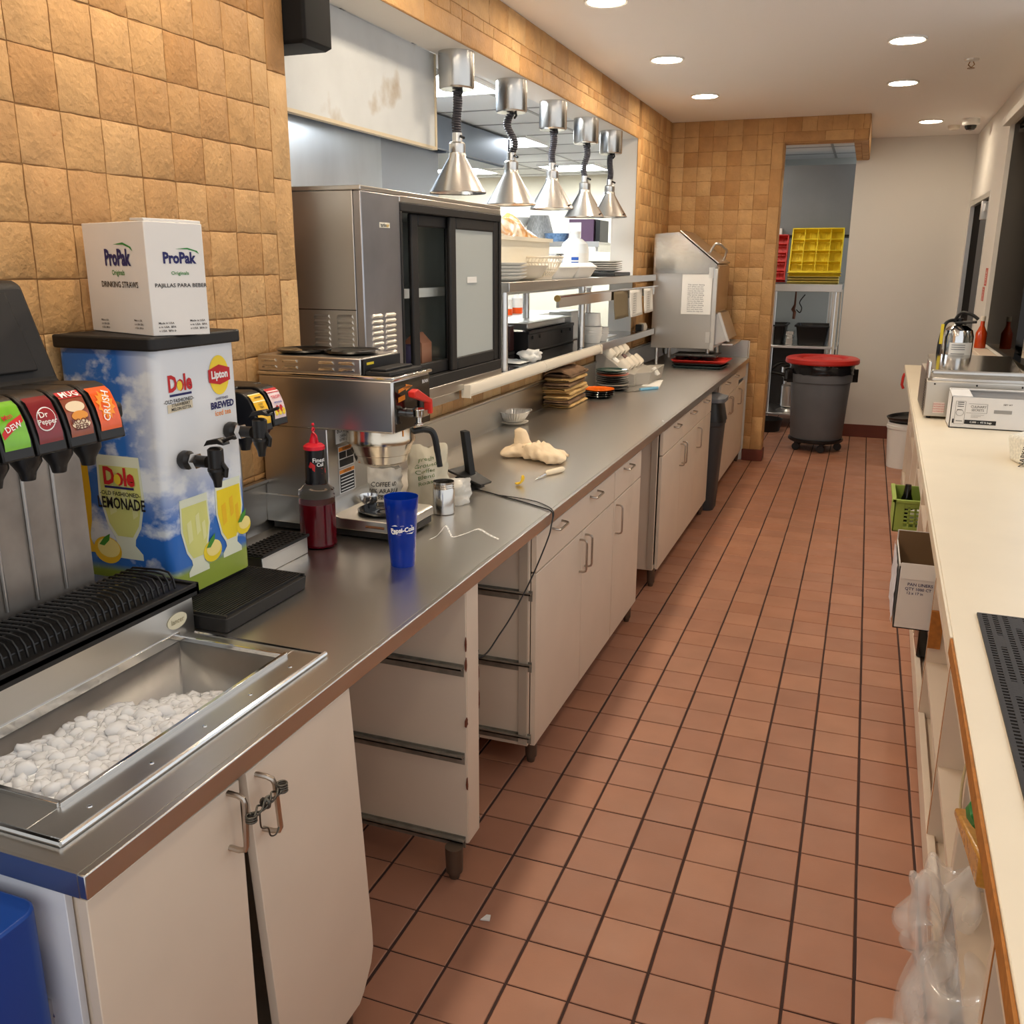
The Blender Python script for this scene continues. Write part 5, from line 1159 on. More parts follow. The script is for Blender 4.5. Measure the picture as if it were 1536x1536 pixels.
for x, y in ((-1.60, 4.13), (-1.98, 4.13), (-1.62, 5.50), (-1.98, 5.5), (-1.98, 6.9)): obj('post', MB().cyl((x, y, 1.18), .021, .40, 14), satin, sh2)
obj('rear_beam', MB().box(-1.98, -1.95, 4.13, 6.9, 1.50, 1.55), steel, sh2)
tr_ = thing('ticket_rail', 'bright ticket rail with a round end below the upper pass shelf', 'rail', (-1.545, 6.0, 1.47))
obj('rail', MB().box(-1.556, -1.540, 4.80, 7.2, 1.448, 1.512).tube([(-1.535, 4.8, 1.508), (-1.535, 7.28, 1.508)], .006, 8), chrome, tr_)
obj('end_cap', MB().lathe([(0, 0), (.018, 0), (.018, .008), (0, .008)], (-1.548, 4.79, 1.497), 18, 'y'), mat('brass cap', hx(190, 160, 100), .3, .8), tr_)
def sheet(lab, y0, y1, z0, m=paper, x=-1.532, z1=1.50):
    o = tag(obj('order_ticket', MB().grid(lambda u, v: (x+.012*v*v+.006*math.sin(u*5), y0+u*(y1-y0), z1-(z1-z0)*v), 8, 8), m, solid=.001), lab, 'paper', 'papers hanging from the ticket rail'); o['base'] = tuple(o.location); return o
s1 = sheet('brownish paper hanging from the ticket rail, leftmost of three', 5.93, 6.33, 1.325, mat('brown paper', hx(120, 106, 80), .8))
s2 = sheet('white order paper hanging in the middle of the ticket rail', 6.36, 6.76, 1.318); s3 = sheet('white order paper hanging at the right end of the ticket rail', 6.80, 7.13, 1.325)
for s_, y0 in ((s2, 6.40), (s3, 6.84)):
    mb = MB()
    for k in range(9): mb.text('order list 12', .02, (-1.513, y0, 1.475-.016*k), FU, FV, 0, align='LEFT')
    obj('print', mb, MATS['grey print'], s_, flat=True)

# heat lamps
for i, (y, zb) in enumerate(((3.94, 1.978), (4.61, 1.965), (5.27, 1.978), (5.93, 1.962), (6.54, 1.988))):
    nm = ['nearest the viewer, over the cooler', 'second from the viewer', 'middle one of the five', 'fourth from the viewer', 'farthest from the viewer'][i]
    x = -1.745; zt = 2.55
    hl = thing('heat_lamp', 'aluminium cone heat lamp on a coiled cord, '+nm, 'heat lamp', (x, y, zb), 'heat lamps hanging over the pass-through')
    obj('canopy', MB().lathe([(0, 0), (.072, 0), (.076, .004), (.078, .008), (.078, .148), (0, .148)], (x, y, zt-.148), 32), mat('canopy metal', (.62, .60, .56), .25, 1.), hl)
    obj('cord_hook', MB().tube([(x+.03, y-.02, zt-.148), (x+.034, y-.02, zt-.165), (x+.02, y-.01, zt-.175)], .006, 6), blk, hl)
    zc0, zc1 = zt-.15, zb+.245; n = 17*8; sway = [.004, -.02, .006, .012, -.004][i]
    coil = [(x+.017*math.cos(k/8*2*PI)+sway*math.sin(k/n*PI*2), y+.017*math.sin(k/8*2*PI)+sway*.5*math.sin(k/n*PI), zc0+(zc1-zc0)*k/n) for k in range(n+1)]
    obj('coiled_cord', MB().tube(coil, .0052, 5), mat('dark coil', hx(58, 56, 62), .35), hl, ang=180)
    obj('cord_core', MB().tube([(x+sway*math.sin(k/12*PI*2), y+sway*.5*math.sin(k/12*PI), zc0+(zc1-zc0)*k/12) for k in range(13)], .009, 8), blk, hl)
    obj('socket', MB().lathe([(0, .165), (.034, .165), (.036, .17), (.036, .205), (.03, .212), (.022, .214), (.022, .25), (0, .25)], (x, y, zb), 24), satin, hl)
    obj('switch', MB().tube([(x+.022, y-.012, zb+.235), (x+.045, y-.03, zb+.225)], .006, 8), blk, hl)
    obj('shade', MB().lathe([(.126, 0), (.1275, .004), (.038, .150), (.037, .168), (.030, .17), (.030, .166), (.034, .150), (.123, .004)], (x, y, zb), 44), lampal, hl)
    obj('bulb', MB().lathe([(0, .015), (.028, .022), (.032, .05), (.02, .09), (.014, .14), (0, .14)], (x, y, zb), 20), mat('frosted bulb', hx(236, 226, 206), .3), hl)
    if i > 1: obj('name_plate', MB().box(-.022, .022, -.001, .001, -.006, .006).xf(lambda p: (x+.1165+p.y, y-.02+p.x, zb+.018+p.z)), darkm, hl)

# exhaust panel and hood behind the lamps
ep = thing('exhaust_panel', 'white stained mesh panel hanging in the pass-through above the cooler', 'panel', (-1.86, 3.2, 2.17))
pm_ = mat('white mesh panel', hx(204, 207, 207), .5, .0, var=.10, vscale=3.5, bump=.6, bscale=400, bdist=.002, dirt=hx(176, 164, 146), dscale=4.2, dcov=.60)
obj('panel', MB().box(-1.868, -1.848, 2.0, 3.935, 2.172, 2.549), pm_, ep)
obj('trim_strip', MB().box(-1.87, -1.843, 2.0, 3.945, 2.162, 2.174).box(-1.87, -1.843, 3.932, 3.945, 2.174, 2.549), mat('yellowed trim', hx(206, 190, 160), .5), ep)
tag(obj('wall_speaker', rr_loft(MB(), [(-1.80, -1.60, 2.515, 2.65, .01, 2.295), (-1.82, -1.585, 2.507, 2.66, .012, 2.305), (-1.82, -1.585, 2.507, 2.66, .012, 2.548)]), mat('speaker black', hx(18, 17, 17), .7, spec=.2), bevel=.006), 'black box speaker at the top left corner of the pass-through opening', 'speaker')
# ------------------------------------------------------------------ dishes on the upper pass shelf (top at 1.592)
SZ = 1.593
tub = rr_loft(MB(), [(-2.0, -1.74, 4.42, 5.22, .04, SZ), (-2.01, -1.73, 4.40, 5.24, .05, SZ+.20), (-2.025, -1.715, 4.385, 5.255, .05, SZ+.20), (-2.025, -1.715, 4.385, 5.255, .05, SZ+.22), (-2.0, -1.74, 4.41, 5.23, .05, SZ+.22), (-1.99, -1.75, 4.43, 5.21, .04, SZ+.01)])
tag(obj('food_tub', tub, mat('milky tub', hx(236, 228, 208), .4, sss=.1)), 'big milky white food tub on the upper pass shelf', 'tub')
fbg = MB(); random.seed(21)
fbg.grid(lambda u, v: (-1.87+.24*(u-.5), 4.84+.66*(v-.5), SZ+.205+.125*math.sin(u*PI)**.6*math.sin(v*PI)**.8*(1+.35*noise.noise(Vector((u*4, v*6, 2))))), 22, 34)
tag(obj('food_bag', fbg, mat('orange food in film', hx(214, 150, 80), .25, var=.3, vscale=14, bump=.5, bscale=40, coat=.4, dirt=hx(236, 222, 196), dscale=9, dcov=.5), ang=180), 'bag of orange food heaped in the milky tub on the upper shelf', 'food bag')
def lath(name, lab, cat, prof, c, m, n=36, grp=None): return tag(obj(name, MB().lathe(prof, c, n), m), lab, cat, grp)
lath('steel_bowl', 'bluish steel bowl standing on edge behind the orange food bag', 'bowl', [(0, 0), (.10, .01), (.17, .05), (.20, .09), (.195, .09), (.16, .055), (.09, .016), (0, .008)], (-2.15, 4.95, 1.87), mat('blue steel', (.62, .68, .74), .25, 1.)) .rotation_euler = (0, .0, 0)
wp_ = [(0, .004), (.05, .004), (.055, 0), (.06, 0), (.115, .022), (.117, .025), (.112, .025), (.06, .008), (0, .008)]
for k in range(5): lath('white_plate', ['lowest', 'second', 'third', 'fourth', 'topmost'][k]+' white plate of the stack at the near end of the upper shelf', 'plate', wp_, (-1.69, 4.36, SZ+.016*k), whitep, grp='white plates on the upper shelf')
lath('serving_bowl', 'deep cream bowl tilted on the upper shelf beside the white plates', 'bowl', [(0, .004), (.05, 0), (.09, .02), (.125, .07), (.13, .075), (.122, .075), (.085, .026), (0, .012)], (-1.69, 4.66, SZ), cream)
cl_ = MB()
cp_ = [(.06, 0), (.085, .03), (.11, .075), (.118, .10)]
for k in range(4): cl_.tube(circle_path((-1.69, 4.93, SZ+.015+cp_[k][1]), cp_[k][0], 32), .0035, 5, closed=True)
for i in range(36):
    a = 2*PI*i/36; cl_.tube([(-1.69+r*math.cos(a+.12*(k % 2)), 4.93+r*math.sin(a+.12*(k % 2)), SZ+.015+h) for k, (r, h) in enumerate(cp_)], .0022, 4)
cl_.lathe([(0, 0), (.06, 0), (.06, .015), (0, .015)], (-1.69, 4.93, SZ), 28); cl_.tube(circle_path((-1.69, 4.93, SZ+.118), .12, 36), .006, 6, closed=True)
tag(obj('basket_bowl', cl_, cream), 'round cream lattice basket on the upper pass shelf before the milky tub', 'basket')
for k, (ya, yb, la) in enumerate(((5.0, 5.40, 'nearer of two white foam boxes on the upper pass shelf'), (5.405, 5.78, 'farther of two white foam boxes on the upper pass shelf'))):
    f_ = rr_loft(MB(), [(-1.80, -1.64, ya+.03, yb-.03, .02, SZ), (-1.84, -1.605, ya, yb, .03, SZ+.058), (-1.845, -1.60, ya-.005+.008, yb+.005-.008, .03, SZ+.06), (-1.845, -1.60, ya+.003, yb-.003, .03, SZ+.066), (-1.82, -1.63, ya+.03, yb-.03, .02, SZ+.088)])
    t_ = obj('foam_box', f_, foam, bevel=.003); tag(t_, la, 'takeout box', 'white foam boxes')
lath('inset_pan', 'round steel pan with a rolled rim behind the foam boxes', 'pan', [(0, 0), (.085, 0), (.095, .13), (.108, .135), (.108, .143), (.1, .143), (.09, .01), (0, .008)], (-1.92, 5.72, SZ), chrome)
jg = thing('plastic_jug', 'white plastic jug with a label on the upper shelf beside the steel pan', 'jug', (-1.86, 6.12, SZ))
obj('jug', MB().lathe([(0, 0), (.09, 0), (.095, .01), (.095, .17), (.085, .21), (.05, .24), (.035, .245), (.035, .27), (0, .27)], (-1.86, 6.12, SZ), 28), mat('milky jug', hx(236, 238, 236), .35, sss=.1), jg)
obj('label', MB().lathe([(.0957, .03), (.0957, .15)], (-1.86, 6.12, SZ), 12, a0=-1.7, a1=-.2), paper, jg)
mbj = MB()
for z in (.105, .075): mbj.lathe([(.0965, z), (.0965, z+.02)], (-1.86, 6.12, SZ), 6, a0=-1.5, a1=-1.0)
obj('label_print', mbj, inkb, jg); obj('cap', MB().cyl((-1.86, 6.12, SZ+.27), .037, .02, 20), whitep, jg)
for k in range(5): lath('side_plate', ['lowest', 'second lowest', 'middle', 'second highest', 'topmost'][k]+' white dish in the stack at the far end of the upper shelf', 'plate', [(0, .004), (.06, .004), (.066, 0), (.072, 0), (.125, .012), (.126, .016), (.07, .006), (0, .006)], (-1.735, 6.42, SZ+.028+.0145*k), whitep, grp='white dishes at the far end of the upper shelf')
tag(obj('black_tray', MB().box(-1.86, -1.60, 6.2, 6.64, SZ, SZ+.026), blk, bevel=.006), 'black tray under the far stack of white dishes', 'tray')

# ------------------------------------------------------------------ things on the lower pass shelf (top at 1.178)
LZ = 1.179
lath_ = lath
rk = thing('black_rack', 'low black metal rack standing on the lower pass shelf', 'rack', (-1.95, 5.44, LZ))
obj('front_plate', MB().box(-1.80, -1.785, 5.02, 5.86, LZ, LZ+.105), mat('scratched black panel', hx(48, 44, 42), .35, .5, var=.4, vscale=14), rk, bevel=.003)
obj('frame', MB().box(-2.12, -1.785, 5.0, 5.025, LZ, LZ+.12).box(-2.12, -1.785, 5.855, 5.88, LZ, LZ+.12).box(-1.80, -1.78, 5.0, 5.88, LZ+.105, LZ+.125).box(-2.12, -1.78, 5.0, 5.88, LZ, LZ+.012), blk, rk, bevel=.003)
for y in (5.07, 5.2, 5.62, 5.8): obj('knob', MB().lathe([(0, 0), (.011, 0), (.009, .008), (0, .008)], (-1.785, y, LZ+.085), 14, 'x'), blk, rk)
tag(obj('steel_hotel_pan', MB().box(-2.10, -1.82, 5.08, 5.80, LZ+.126, LZ+.165).box(-2.13, -1.79, 5.0, 5.88, LZ+.162, LZ+.168), satin, bevel=.006), 'steel pan lid lying on the black rack of the lower shelf', 'pan')
ch = thing('bottle_holder', 'tall dark holder beside the near post of the lower shelf', 'holder', (-1.98, 4.86, LZ))
obj('stand', MB().box(-1.99, -1.93, 4.82, 4.88, LZ, LZ+.32).box(-2.0, -1.84, 4.82, 4.93, LZ, LZ+.02), blkm, ch, bevel=.004)
obj('crate_body', MB().box(-1.95, -1.85, 4.87, 4.94, LZ+.02, LZ+.16), mat('dark maroon plastic', hx(58, 26, 26), .4), ch, bevel=.004)
random.seed(8)
for k in range(7): lath('stacked_plate', ORD[k]+' plate from the bottom of the white stack behind the black rack', 'plate', [(0, 0), (.13, 0), (.165, .012), (.166, .018), (.12, .008), (0, .008)], (-2.62, 6.05, LZ+.12+.03*k), whitep, grp='white plates behind the black rack')
tag(obj('prep_table', MB().box(-3.1, -2.35, 4.6, 7.4, 1.28, 1.298).box(-3.1, -2.35, 4.6, 7.4, 1.22, 1.28), satin, bevel=.004), 'steel kitchen table edge seen through the gap between the pass shelves', 'table')
for k, (y, lab) in enumerate(((6.52, 'left sauce bottle with an orange base behind the rack'), (6.74, 'right sauce bottle with an orange base behind the rack'))):
    sb_ = thing('sauce_bottle', lab, 'bottle', (-2.5, y, 1.299), 'sauce bottles behind the rack')
    obj('bottle', MB().lathe([(0, 0), (.04, 0), (.042, .03), (.042, .12), (.015, .15), (.006, .19), (0, .19)], (-2.5, y, 1.299), 20), whitep, sb_); obj('sauce', MB().lathe([(.0425, .005), (.0428, .05)], (-2.5, y, 1.299), 20), mat('orange sauce', hx(226, 84, 24), .3), sb_)
for k in range(4): lath('foam_cup_stack', ORD[k]+' foam bowl from the bottom of the near stack beside the middle post', 'bowl', [(0, 0), (.055, 0), (.068, .05), (.071, .052), (.071, .057), (.066, .055), (.053, .004), (0, .004)], (-1.655, 5.86, LZ+.016*k), foam, grp='foam bowls on the lower shelf')
for k in range(3): lath('foam_cup_stack', ORD[k]+' foam bowl from the bottom of the far stack on the lower shelf', 'bowl', [(0, 0), (.055, 0), (.068, .05), (.071, .052), (.071, .057), (.066, .055), (.053, .004), (0, .004)], (-1.655, 6.03, LZ+.016*k), foam, grp='foam bowls on the lower shelf')
lath('foam_cup', 'single tall white foam cup on top of the near bowl stack', 'cup', [(0, .075), (.048, .075), (.058, 0), (.06, 0), (.052, .079), (0, .079)], (-1.665, 5.90, LZ+.107), foam)
tag(obj('steel_container', MB().box(-1.98, -1.82, 5.95, 6.2, LZ, LZ+.19), satin, bevel=.006), 'grey steel container behind the foam bowls', 'container')
tag(obj('clipboard', MB().hexa([(-1.9, 6.2, LZ), (-1.66, 6.2, LZ), (-1.66, 6.55, LZ), (-1.9, 6.55, LZ), (-1.9, 6.2, LZ+.004), (-1.66, 6.2, LZ+.004), (-1.66, 6.55, LZ+.004), (-1.9, 6.55, LZ+.004)]), paper), 'flat white sheet lying on the far part of the lower shelf', 'paper')
rl = thing('tape_dispenser', 'small white and black roll dispenser at the far end of the lower shelf', 'dispenser', (-1.60, 7.08, LZ))
obj('body', MB().lathe([(0, 0), (.03, 0), (.038, .02), (.038, .03), (.028, .055), (0, .055)], (-1.60, 7.10, LZ), 18), cream, rl); obj('holder', MB().box(-1.63, -1.58, 6.99, 7.06, LZ, LZ+.05), blk, rl, bevel=.006)
tag(obj('napkin', MB().grid(lambda u, v: (-1.78+.16*u, 4.42+.2*v, LZ+.004+.008*abs(noise.noise(Vector((u*4, v*4, 1))))), 10, 10), paper, ang=180, solid=.001), 'flat white napkin lying on the dark lower shelf', 'napkin')
tag(obj('crumpled_napkin', MB().ico((-1.63, 4.62, LZ+.03), .06, 3, .7, (1, 1.2, .5)), paper, ang=180), 'crumpled white napkin behind the trunking on the lower shelf', 'napkin')

# kitchen rack beyond
kr = thing('wall_rack', 'steel wall rack with dishes at the back of the kitchen', 'rack', (-2.9, 8.9, 1.80))
obj('shelf_board', MB().box(-3.6, -2.35, 8.5, 9.0, 1.845, 1.865).box(-3.6, -2.35, 8.49, 8.5, 1.82, 1.87), steelx, kr); 
for x in (-3.5, -2.4): obj('bracket', MB().box(x-.012, x+.012, 8.6, 10.4, 1.78, 1.845), satin, kr)
tag(obj('purple_box', MB().box(-2.66, -2.42, 8.55, 8.85, 1.866, 2.07), mat('purple carton', hx(96, 66, 92), .5), bevel=.003), 'purple carton with a white label on the kitchen wall rack', 'carton')
pb_ = [o for o in C.objects if o.name == 'purple_box'][0]; pb_['base'] = tuple(pb_.location)
obj('label', MB().box(-2.655, -2.54, 8.546, 8.5495, 1.90, 2.04), paper, pb_)
tag(obj('file_box', MB().box(-2.40, -2.36, 8.55, 8.85, 1.866, 2.06), blk), 'narrow black box at the right end of the kitchen wall rack', 'box')
lath('basket', 'grey slatted basket upside down on the kitchen wall rack', 'basket', [(0, .24), (.09, .24), (.16, 0), (.168, 0), (.096, .25), (0, .25)], (-3.02, 8.75, 1.866), mat('grey slats', hx(150, 148, 144), .5, var=.4, vscale=40, stretch=(3, 3, .3)), 10)
lath('blue_basket', 'blue patterned tub on the kitchen wall rack left of the purple carton', 'tub', [(0, 0), (.10, 0), (.12, .08), (.11, .08), (.09, .01), (0, .01)], (-2.80, 8.62, 1.866), mat('blue pattern', hx(110, 140, 176), .4, var=.4, vscale=50))
lath('mixing_bowl', 'white funnel shaped bowl on the kitchen wall rack behind the second heat lamp', 'bowl', [(.05, 0), (.24, .22), (.25, .23), (.24, .23), (.04, .01)], (-3.34, 8.75, 1.866), whitep)
# kitchen stainless: hood and back panel on the left, fascia
hd = thing('kitchen_hood', 'stainless exhaust hood with a bluish wall panel inside the kitchen', 'hood', (-3.2, 3.6, .9))
bs = mat('bluish hood steel', (.62, .66, .70), .28, 1., var=.2, vscale=1.4, stretch=(1, 2, .6))
obj('back_panel', MB().box(-2.84, -2.80, .3, 5.2, 1.0, 2.6), bs, hd)
obj('return_panel', MB().box(-2.84, -2.80, 5.2, 6.0, 1.0, 2.6), mat('darker hood steel', (.40, .42, .46), .35, 1.), hd)
obj('fascia', MB().box(-2.74, -2.70, 4.2, 7.1, 2.40, 2.6).box(-4.2, -2.70, 7.06, 7.1, 2.40, 2.6).box(-4.2, -2.74, 6.0, 7.06, 2.39, 2.40), mat('grey blue fascia', hx(116, 124, 136), .4, .4), hd)

# ------------------------------------------------------------------ dish room behind the doorway
dh = thing('dish_hood', 'large grey hood hanging in the dish room behind the doorway', 'hood', (-.8, 10.4, 1.95))
obj('panel', MB().box(-1.6, -.22, 10.3, 10.34, 1.965, 2.64), mat('grey hood', hx(128, 130, 132), .45, .3, var=.08, vscale=3), dh)
obj('lower_edge', MB().box(-1.6, -.22, 10.296, 10.9, 1.945, 1.965), darkm, dh); obj('side_light', MB().box(-.93, -.885, 10.22, 10.3, 1.96, 2.03), whitep, dh)
rs = mat('rack steel', (.55, .53, .50), .35, 1.)
sh = thing('dish_shelf', 'steel dish room table with lower shelves behind the grey bin', 'table', (-.6, 10.25, 0))
obj('top', MB().box(-1.5, -.24, 10.0, 10.7, 1.455, 1.48).box(-1.5, -.24, 9.985, 10.0, 1.405, 1.48), rs, sh, bevel=.003)
for x in (-.89, -.31):
    obj('leg', MB().cyl((x, 10.05, 0), .022, 1.405, 14), satin, sh); obj('leg', MB().cyl((x-.05, 10.65, 0), .022, 1.405, 14), satin, sh)
obj('shelf', MB().box(-1.5, -.24, 10.0, 10.7, .835, .86), satin, sh, bevel=.003); obj('shelf', MB().box(-1.5, -.24, 10.0, 10.7, .135, .155), satin, sh, bevel=.003)
obj('backing', MB().box(-1.5, -.24, 10.68, 10.70, .155, .835), mat('dark backing', hx(60, 56, 54), .6), sh)
def drack(name, lab, x0, x1, z, m, tilt=.0, grp=None, divs=(4, 3), H=.10):
    mb = MB(); y0, y1 = 10.03, 10.50
    mb.box(x0, x1, y0, y0+.012, z, z+H).box(x0, x1, y1-.012, y1, z, z+H).box(x0, x0+.012, y0, y1, z, z+H).box(x1-.012, x1, y0, y1, z, z+H)
    for k in range(1, divs[0]): x = x0+(x1-x0)*k/divs[0]; mb.box(x-.004, x+.004, y0, y1, z+.02, z+H-.01)
    for k in range(1, divs[1]): y = y0+(y1-y0)*k/divs[1]; mb.box(x0, x1, y-.004, y+.004, z+.02, z+H-.01)
    for k in range(10): x = x0+.02+(x1-x0-.04)*k/9; mb.box(x-.006, x+.006, y0, y1, z, z+.012)
    if tilt: mb.box(x0, x1, y0, y1, z-.004, z+.004)
    mb.box(x0-.008, x1+.008, y0-.008, y0, z+H-.02, z+H).box(x0-.008, x1+.008, y0-.008, y0, z, z+.016)
    if tilt: mb.xf(lambda p: (p.x, y0+(p.y-y0)*math.cos(tilt)-(p.z-z)*math.sin(tilt), z+(p.y-y0)*math.sin(tilt)+(p.z-z)*math.cos(tilt)))
    return tag(obj(name, mb, m, bevel=.002), lab, 'dish rack', grp)
for k, la in enumerate(('lowest pale yellow dish rack of the stack', 'second pale yellow dish rack of the stack', 'third pale yellow dish rack, just under the tilted yellow one')): drack('dish_rack', la, -.77, -.29, 1.482+.026*k, yelpale, grp='pale yellow dish racks', H=.022)
drack('dish_rack', 'tilted bright yellow glass rack facing out of the doorway', -.77, -.27, 1.563, yel, tilt=1.15, divs=(4, 4), H=.09)
drack('dish_rack', 'tilted red dish rack at the left side of the doorway', -1.26, -.80, 1.50, red, tilt=1.2, divs=(3, 5), H=.08)
def wares():
    ft = thing('pre_rinse_tap', 'copper coloured tap with a curled hose above the black tubs', 'tap', (-.72, 10.6, 1.05)); cu = mat('copper tap', hx(110, 74, 58), .35, .7)
    obj('tap', MB().tube([(-.72, 10.62, 1.40), (-.72, 10.60, 1.25), (-.735, 10.58, 1.20), (-.715, 10.56, 1.17), (-.72, 10.56, 1.10)], [.008, .012, .022, .018, .015], 10), cu, ft)
    obj('hose', MB().tube(smooth([(-.70, 10.56, 1.20), (-.66, 10.55, 1.17), (-.645, 10.55, 1.22), (-.67, 10.55, 1.28), (-.62, 10.55, 1.36)], 5), .006, 6), blk, ft)
    for n_, la, x0, x1 in (('bus_tub', 'black tub on the dish room shelf, left and partly hidden by the tiled pier', -1.15, -.76), ('bus_tub', 'wide black tub on the dish room shelf above the red bin lid', -.66, -.32)):
        tag(obj(n_, rr_loft(MB(), [(x0+.03, x1-.03, 10.08, 10.5, .03, .862), (x0+.005, x1-.005, 10.05, 10.54, .04, 1.05), (x0-.012, x1+.012, 10.03, 10.56, .04, 1.05), (x0-.012, x1+.012, 10.03, 10.56, .04, 1.065), (x0+.01, x1-.01, 10.06, 10.53, .03, 1.065), (x0+.035, x1-.035, 10.09, 10.49, .03, .88)]), blk), la, 'tub', 'black tubs in the dish room')
    tag(obj('steel_pan', MB().box(-.75, -.68, 10.1, 10.4, .862, .93).box(-.755, -.675, 10.1, 10.4, .965, 1.0).box(-.745, -.685, 10.1, 10.4, .93, .965), chrome, bevel=.003), 'small stack of steel pans between the two black tubs', 'pan')
    gd = thing('waste_disposer', 'steel waste disposer with pipes standing under the dish room shelf', 'disposer', (-.70, 10.2, .157))
    obj('motor', MB().lathe([(0, 0), (.075, 0), (.085, .01), (.085, .22), (.07, .24), (.07, .30), (.10, .33), (.10, .42), (.05, .44), (0, .44)], (-.68, 10.22, .20), 24), satin, gd)
    obj('foot', MB().lathe([(0, 0), (.13, 0), (.10, .02), (.06, .043), (0, .043)], (-.68, 10.22, .157), 20), satin, gd)
    obj('pipe', MB().tube(smooth([(-.68, 10.2, .64), (-.80, 10.15, .66), (-.9, 10.12, .55), (-.88, 10.1, .40)], 5), .018, 8).tube([(-.95, 10.1, .58), (-.80, 10.1, .56), (-.60, 10.1, .52)], .02, 8), blk, gd)
    lath('pail', 'black pail on the floor under the dish room shelf', 'pail', [(0, 0), (.14, 0), (.165, .12), (.17, .125), (.16, .125), (.135, .01), (0, .01)], (-.86, 9.80, .0), blkm, 28)
    tag(obj('wall_pipe', MB().tube([(-.272, 10.0, .02), (-.272, 10.0, 1.45)], .014, 10).tube([(-.24, 10.02, .02), (-.24, 10.02, 1.43)], .009, 8), cream), 'pair of thin cream pipes running up behind the edge of the white wall', 'pipe')
wares()
# big grey bin with red lid on a dolly
bn = thing('trash_can', 'large grey round bin with a red lid on wheels before the doorway', 'bin', (-.325, 8.93, 0)); bc2 = (-.325, 8.93, .115)
obj('body', MB().lathe([(0, 0), (.225, 0), (.232, .01), (.262, .52), (.275, .525), (.278, .60), (.272, .605), (.272, .66), (.28, .665), (.28, .685), (.268, .69), (0, .69)], bc2, 48), canm, bn)
obj('liner_bag', MB().grid(lambda u, v: (bc2[0]+(.284+.012*noise.noise(Vector((math.cos(u*2*PI)*3, math.sin(u*2*PI)*3, v*3))))*math.cos(u*2*PI), bc2[1]+(.284+.012*noise.noise(Vector((math.cos(u*2*PI)*3, math.sin(u*2*PI)*3, v*3))))*math.sin(u*2*PI), .715+.09*v+.012*noise.noise(Vector((math.cos(u*2*PI)*4, math.sin(u*2*PI)*4, 7)))), 60, 8), mat('black bin liner', hx(26, 26, 30), .22, bump=.5, bscale=40), bn, ang=180)
obj('lid', MB().lathe([(0, .03), (.17, .03), (.18, .012), (.21, .012), (.225, .04), (.30, .042), (.322, .030), (.326, .0), (.318, -.012), (.30, -.012), (.30, .0), (0, .0)], (bc2[0]+.0, bc2[1], .815), 48), red, bn)
for a in (PI+.35, .35): obj('handle', MB().box(-.05, .05, 0, .055, .60, .68).box(-.05, -.04, 0, .06, .58, .70).box(.04, .05, 0, .06, .58, .70).xf(lambda p, a=a: (bc2[0]+(p.y+.265)*math.cos(a)-p.x*math.sin(a), bc2[1]+(p.y+.265)*math.sin(a)+p.x*math.cos(a), p.z+.05)), blkm, bn, bevel=.006)
obj('dolly', MB().lathe([(0, .085), (.235, .085), (.245, .095), (.245, .115), (0, .115)], (bc2[0], bc2[1], 0), 36), blk, bn)
for k in range(5):
    a = -PI/2+.3+2*PI*k/5; cxx, cyy = bc2[0]+.20*math.cos(a), bc2[1]+.20*math.sin(a)
    obj('caster', MB().lathe([(0, -.014), (.034, -.014), (.037, 0), (.034, .014), (0, .014)], (cxx, cyy, .037), 18, 'y').box(cxx-.014, cxx+.02, cyy-.02, cyy+.02, .06, .09), blk, bn, bevel=.002)
# ------------------------------------------------------------------ things on and in the right counter
WT = .93
bb = thing('food_well', 'stainless countertop box with a sloping lid and vent slots on the cream counter', 'food warmer', (.56, 5.3, WT))
obj('body', MB().prism([(5.04, WT+.012), (5.04, 1.118), (5.10, 1.150), (5.62, 1.150), (5.62, WT+.012)], 'x', .322, .80), mat('sandy steel', (.56, .52, .46), .38, 1., var=.08, vscale=5), bb, bevel=.004)
obj('rolled_front', MB().tube([(.35, 5.11, 1.155), (.78, 5.11, 1.155)], .014, 10).box(.345, .79, 5.05, 5.10, 1.118, 1.135), steelx, bb, bevel=.003)
obj('lid', MB().hexa([(.345, 5.13, 1.150), (.755, 5.13, 1.150), (.755, 5.60, 1.19), (.345, 5.60, 1.19), (.345, 5.13, 1.165), (.755, 5.13, 1.165), (.755, 5.60, 1.205), (.345, 5.60, 1.205)]), mat('mirror lid', (.56, .55, .52), .12, 1.), bb, bevel=.003)
obj('hinge_plate', MB().box(.322, .335, 5.05, 5.20, 1.13, 1.215), satin, bb, bevel=.004); obj('hinge_plate', MB().box(.765, .79, 5.06, 5.18, 1.14, 1.185), satin, bb, bevel=.004)
for k in range(13): obj('vent_slot', MB().box(.3205, .322, 5.10, 5.18, WT+.03+.0125*k, WT+.036+.0125*k), blk, bb)
for x in (.36, .55, .75): obj('screw', MB().lathe([(0, 0), (.005, 0), (.003, -.003), (0, -.003)], (x, 5.04, 1.105), 8, 'y'), darkm, bb)
obj('red_sticker', MB().box(.365, .415, 5.0385, 5.0395, WT+.03, WT+.085), mat('sticker white', hx(230, 214, 206), .5), bb)
mb = MB()
for k in range(4): mb.text('CAUTION HOT', .008, (.39, 5.038, WT+.075-.012*k), (1, 0, 0), FV, 0)
obj('sticker_print', mb, inkr, bb, flat=True)
for x in (.35, .77):
    for y in (5.07, 5.58): obj('foot', MB().cyl((x, y, WT), .012, .014, 10), blk, bb)
cx = thing('open_carton', 'open white carton with black and grey print in front of the steel box', 'carton', (.60, 4.86, WT))
X0, X1, Ya, Yb, Za, Zb = .424, .80, 4.79, 4.98, WT+.001, 1.078
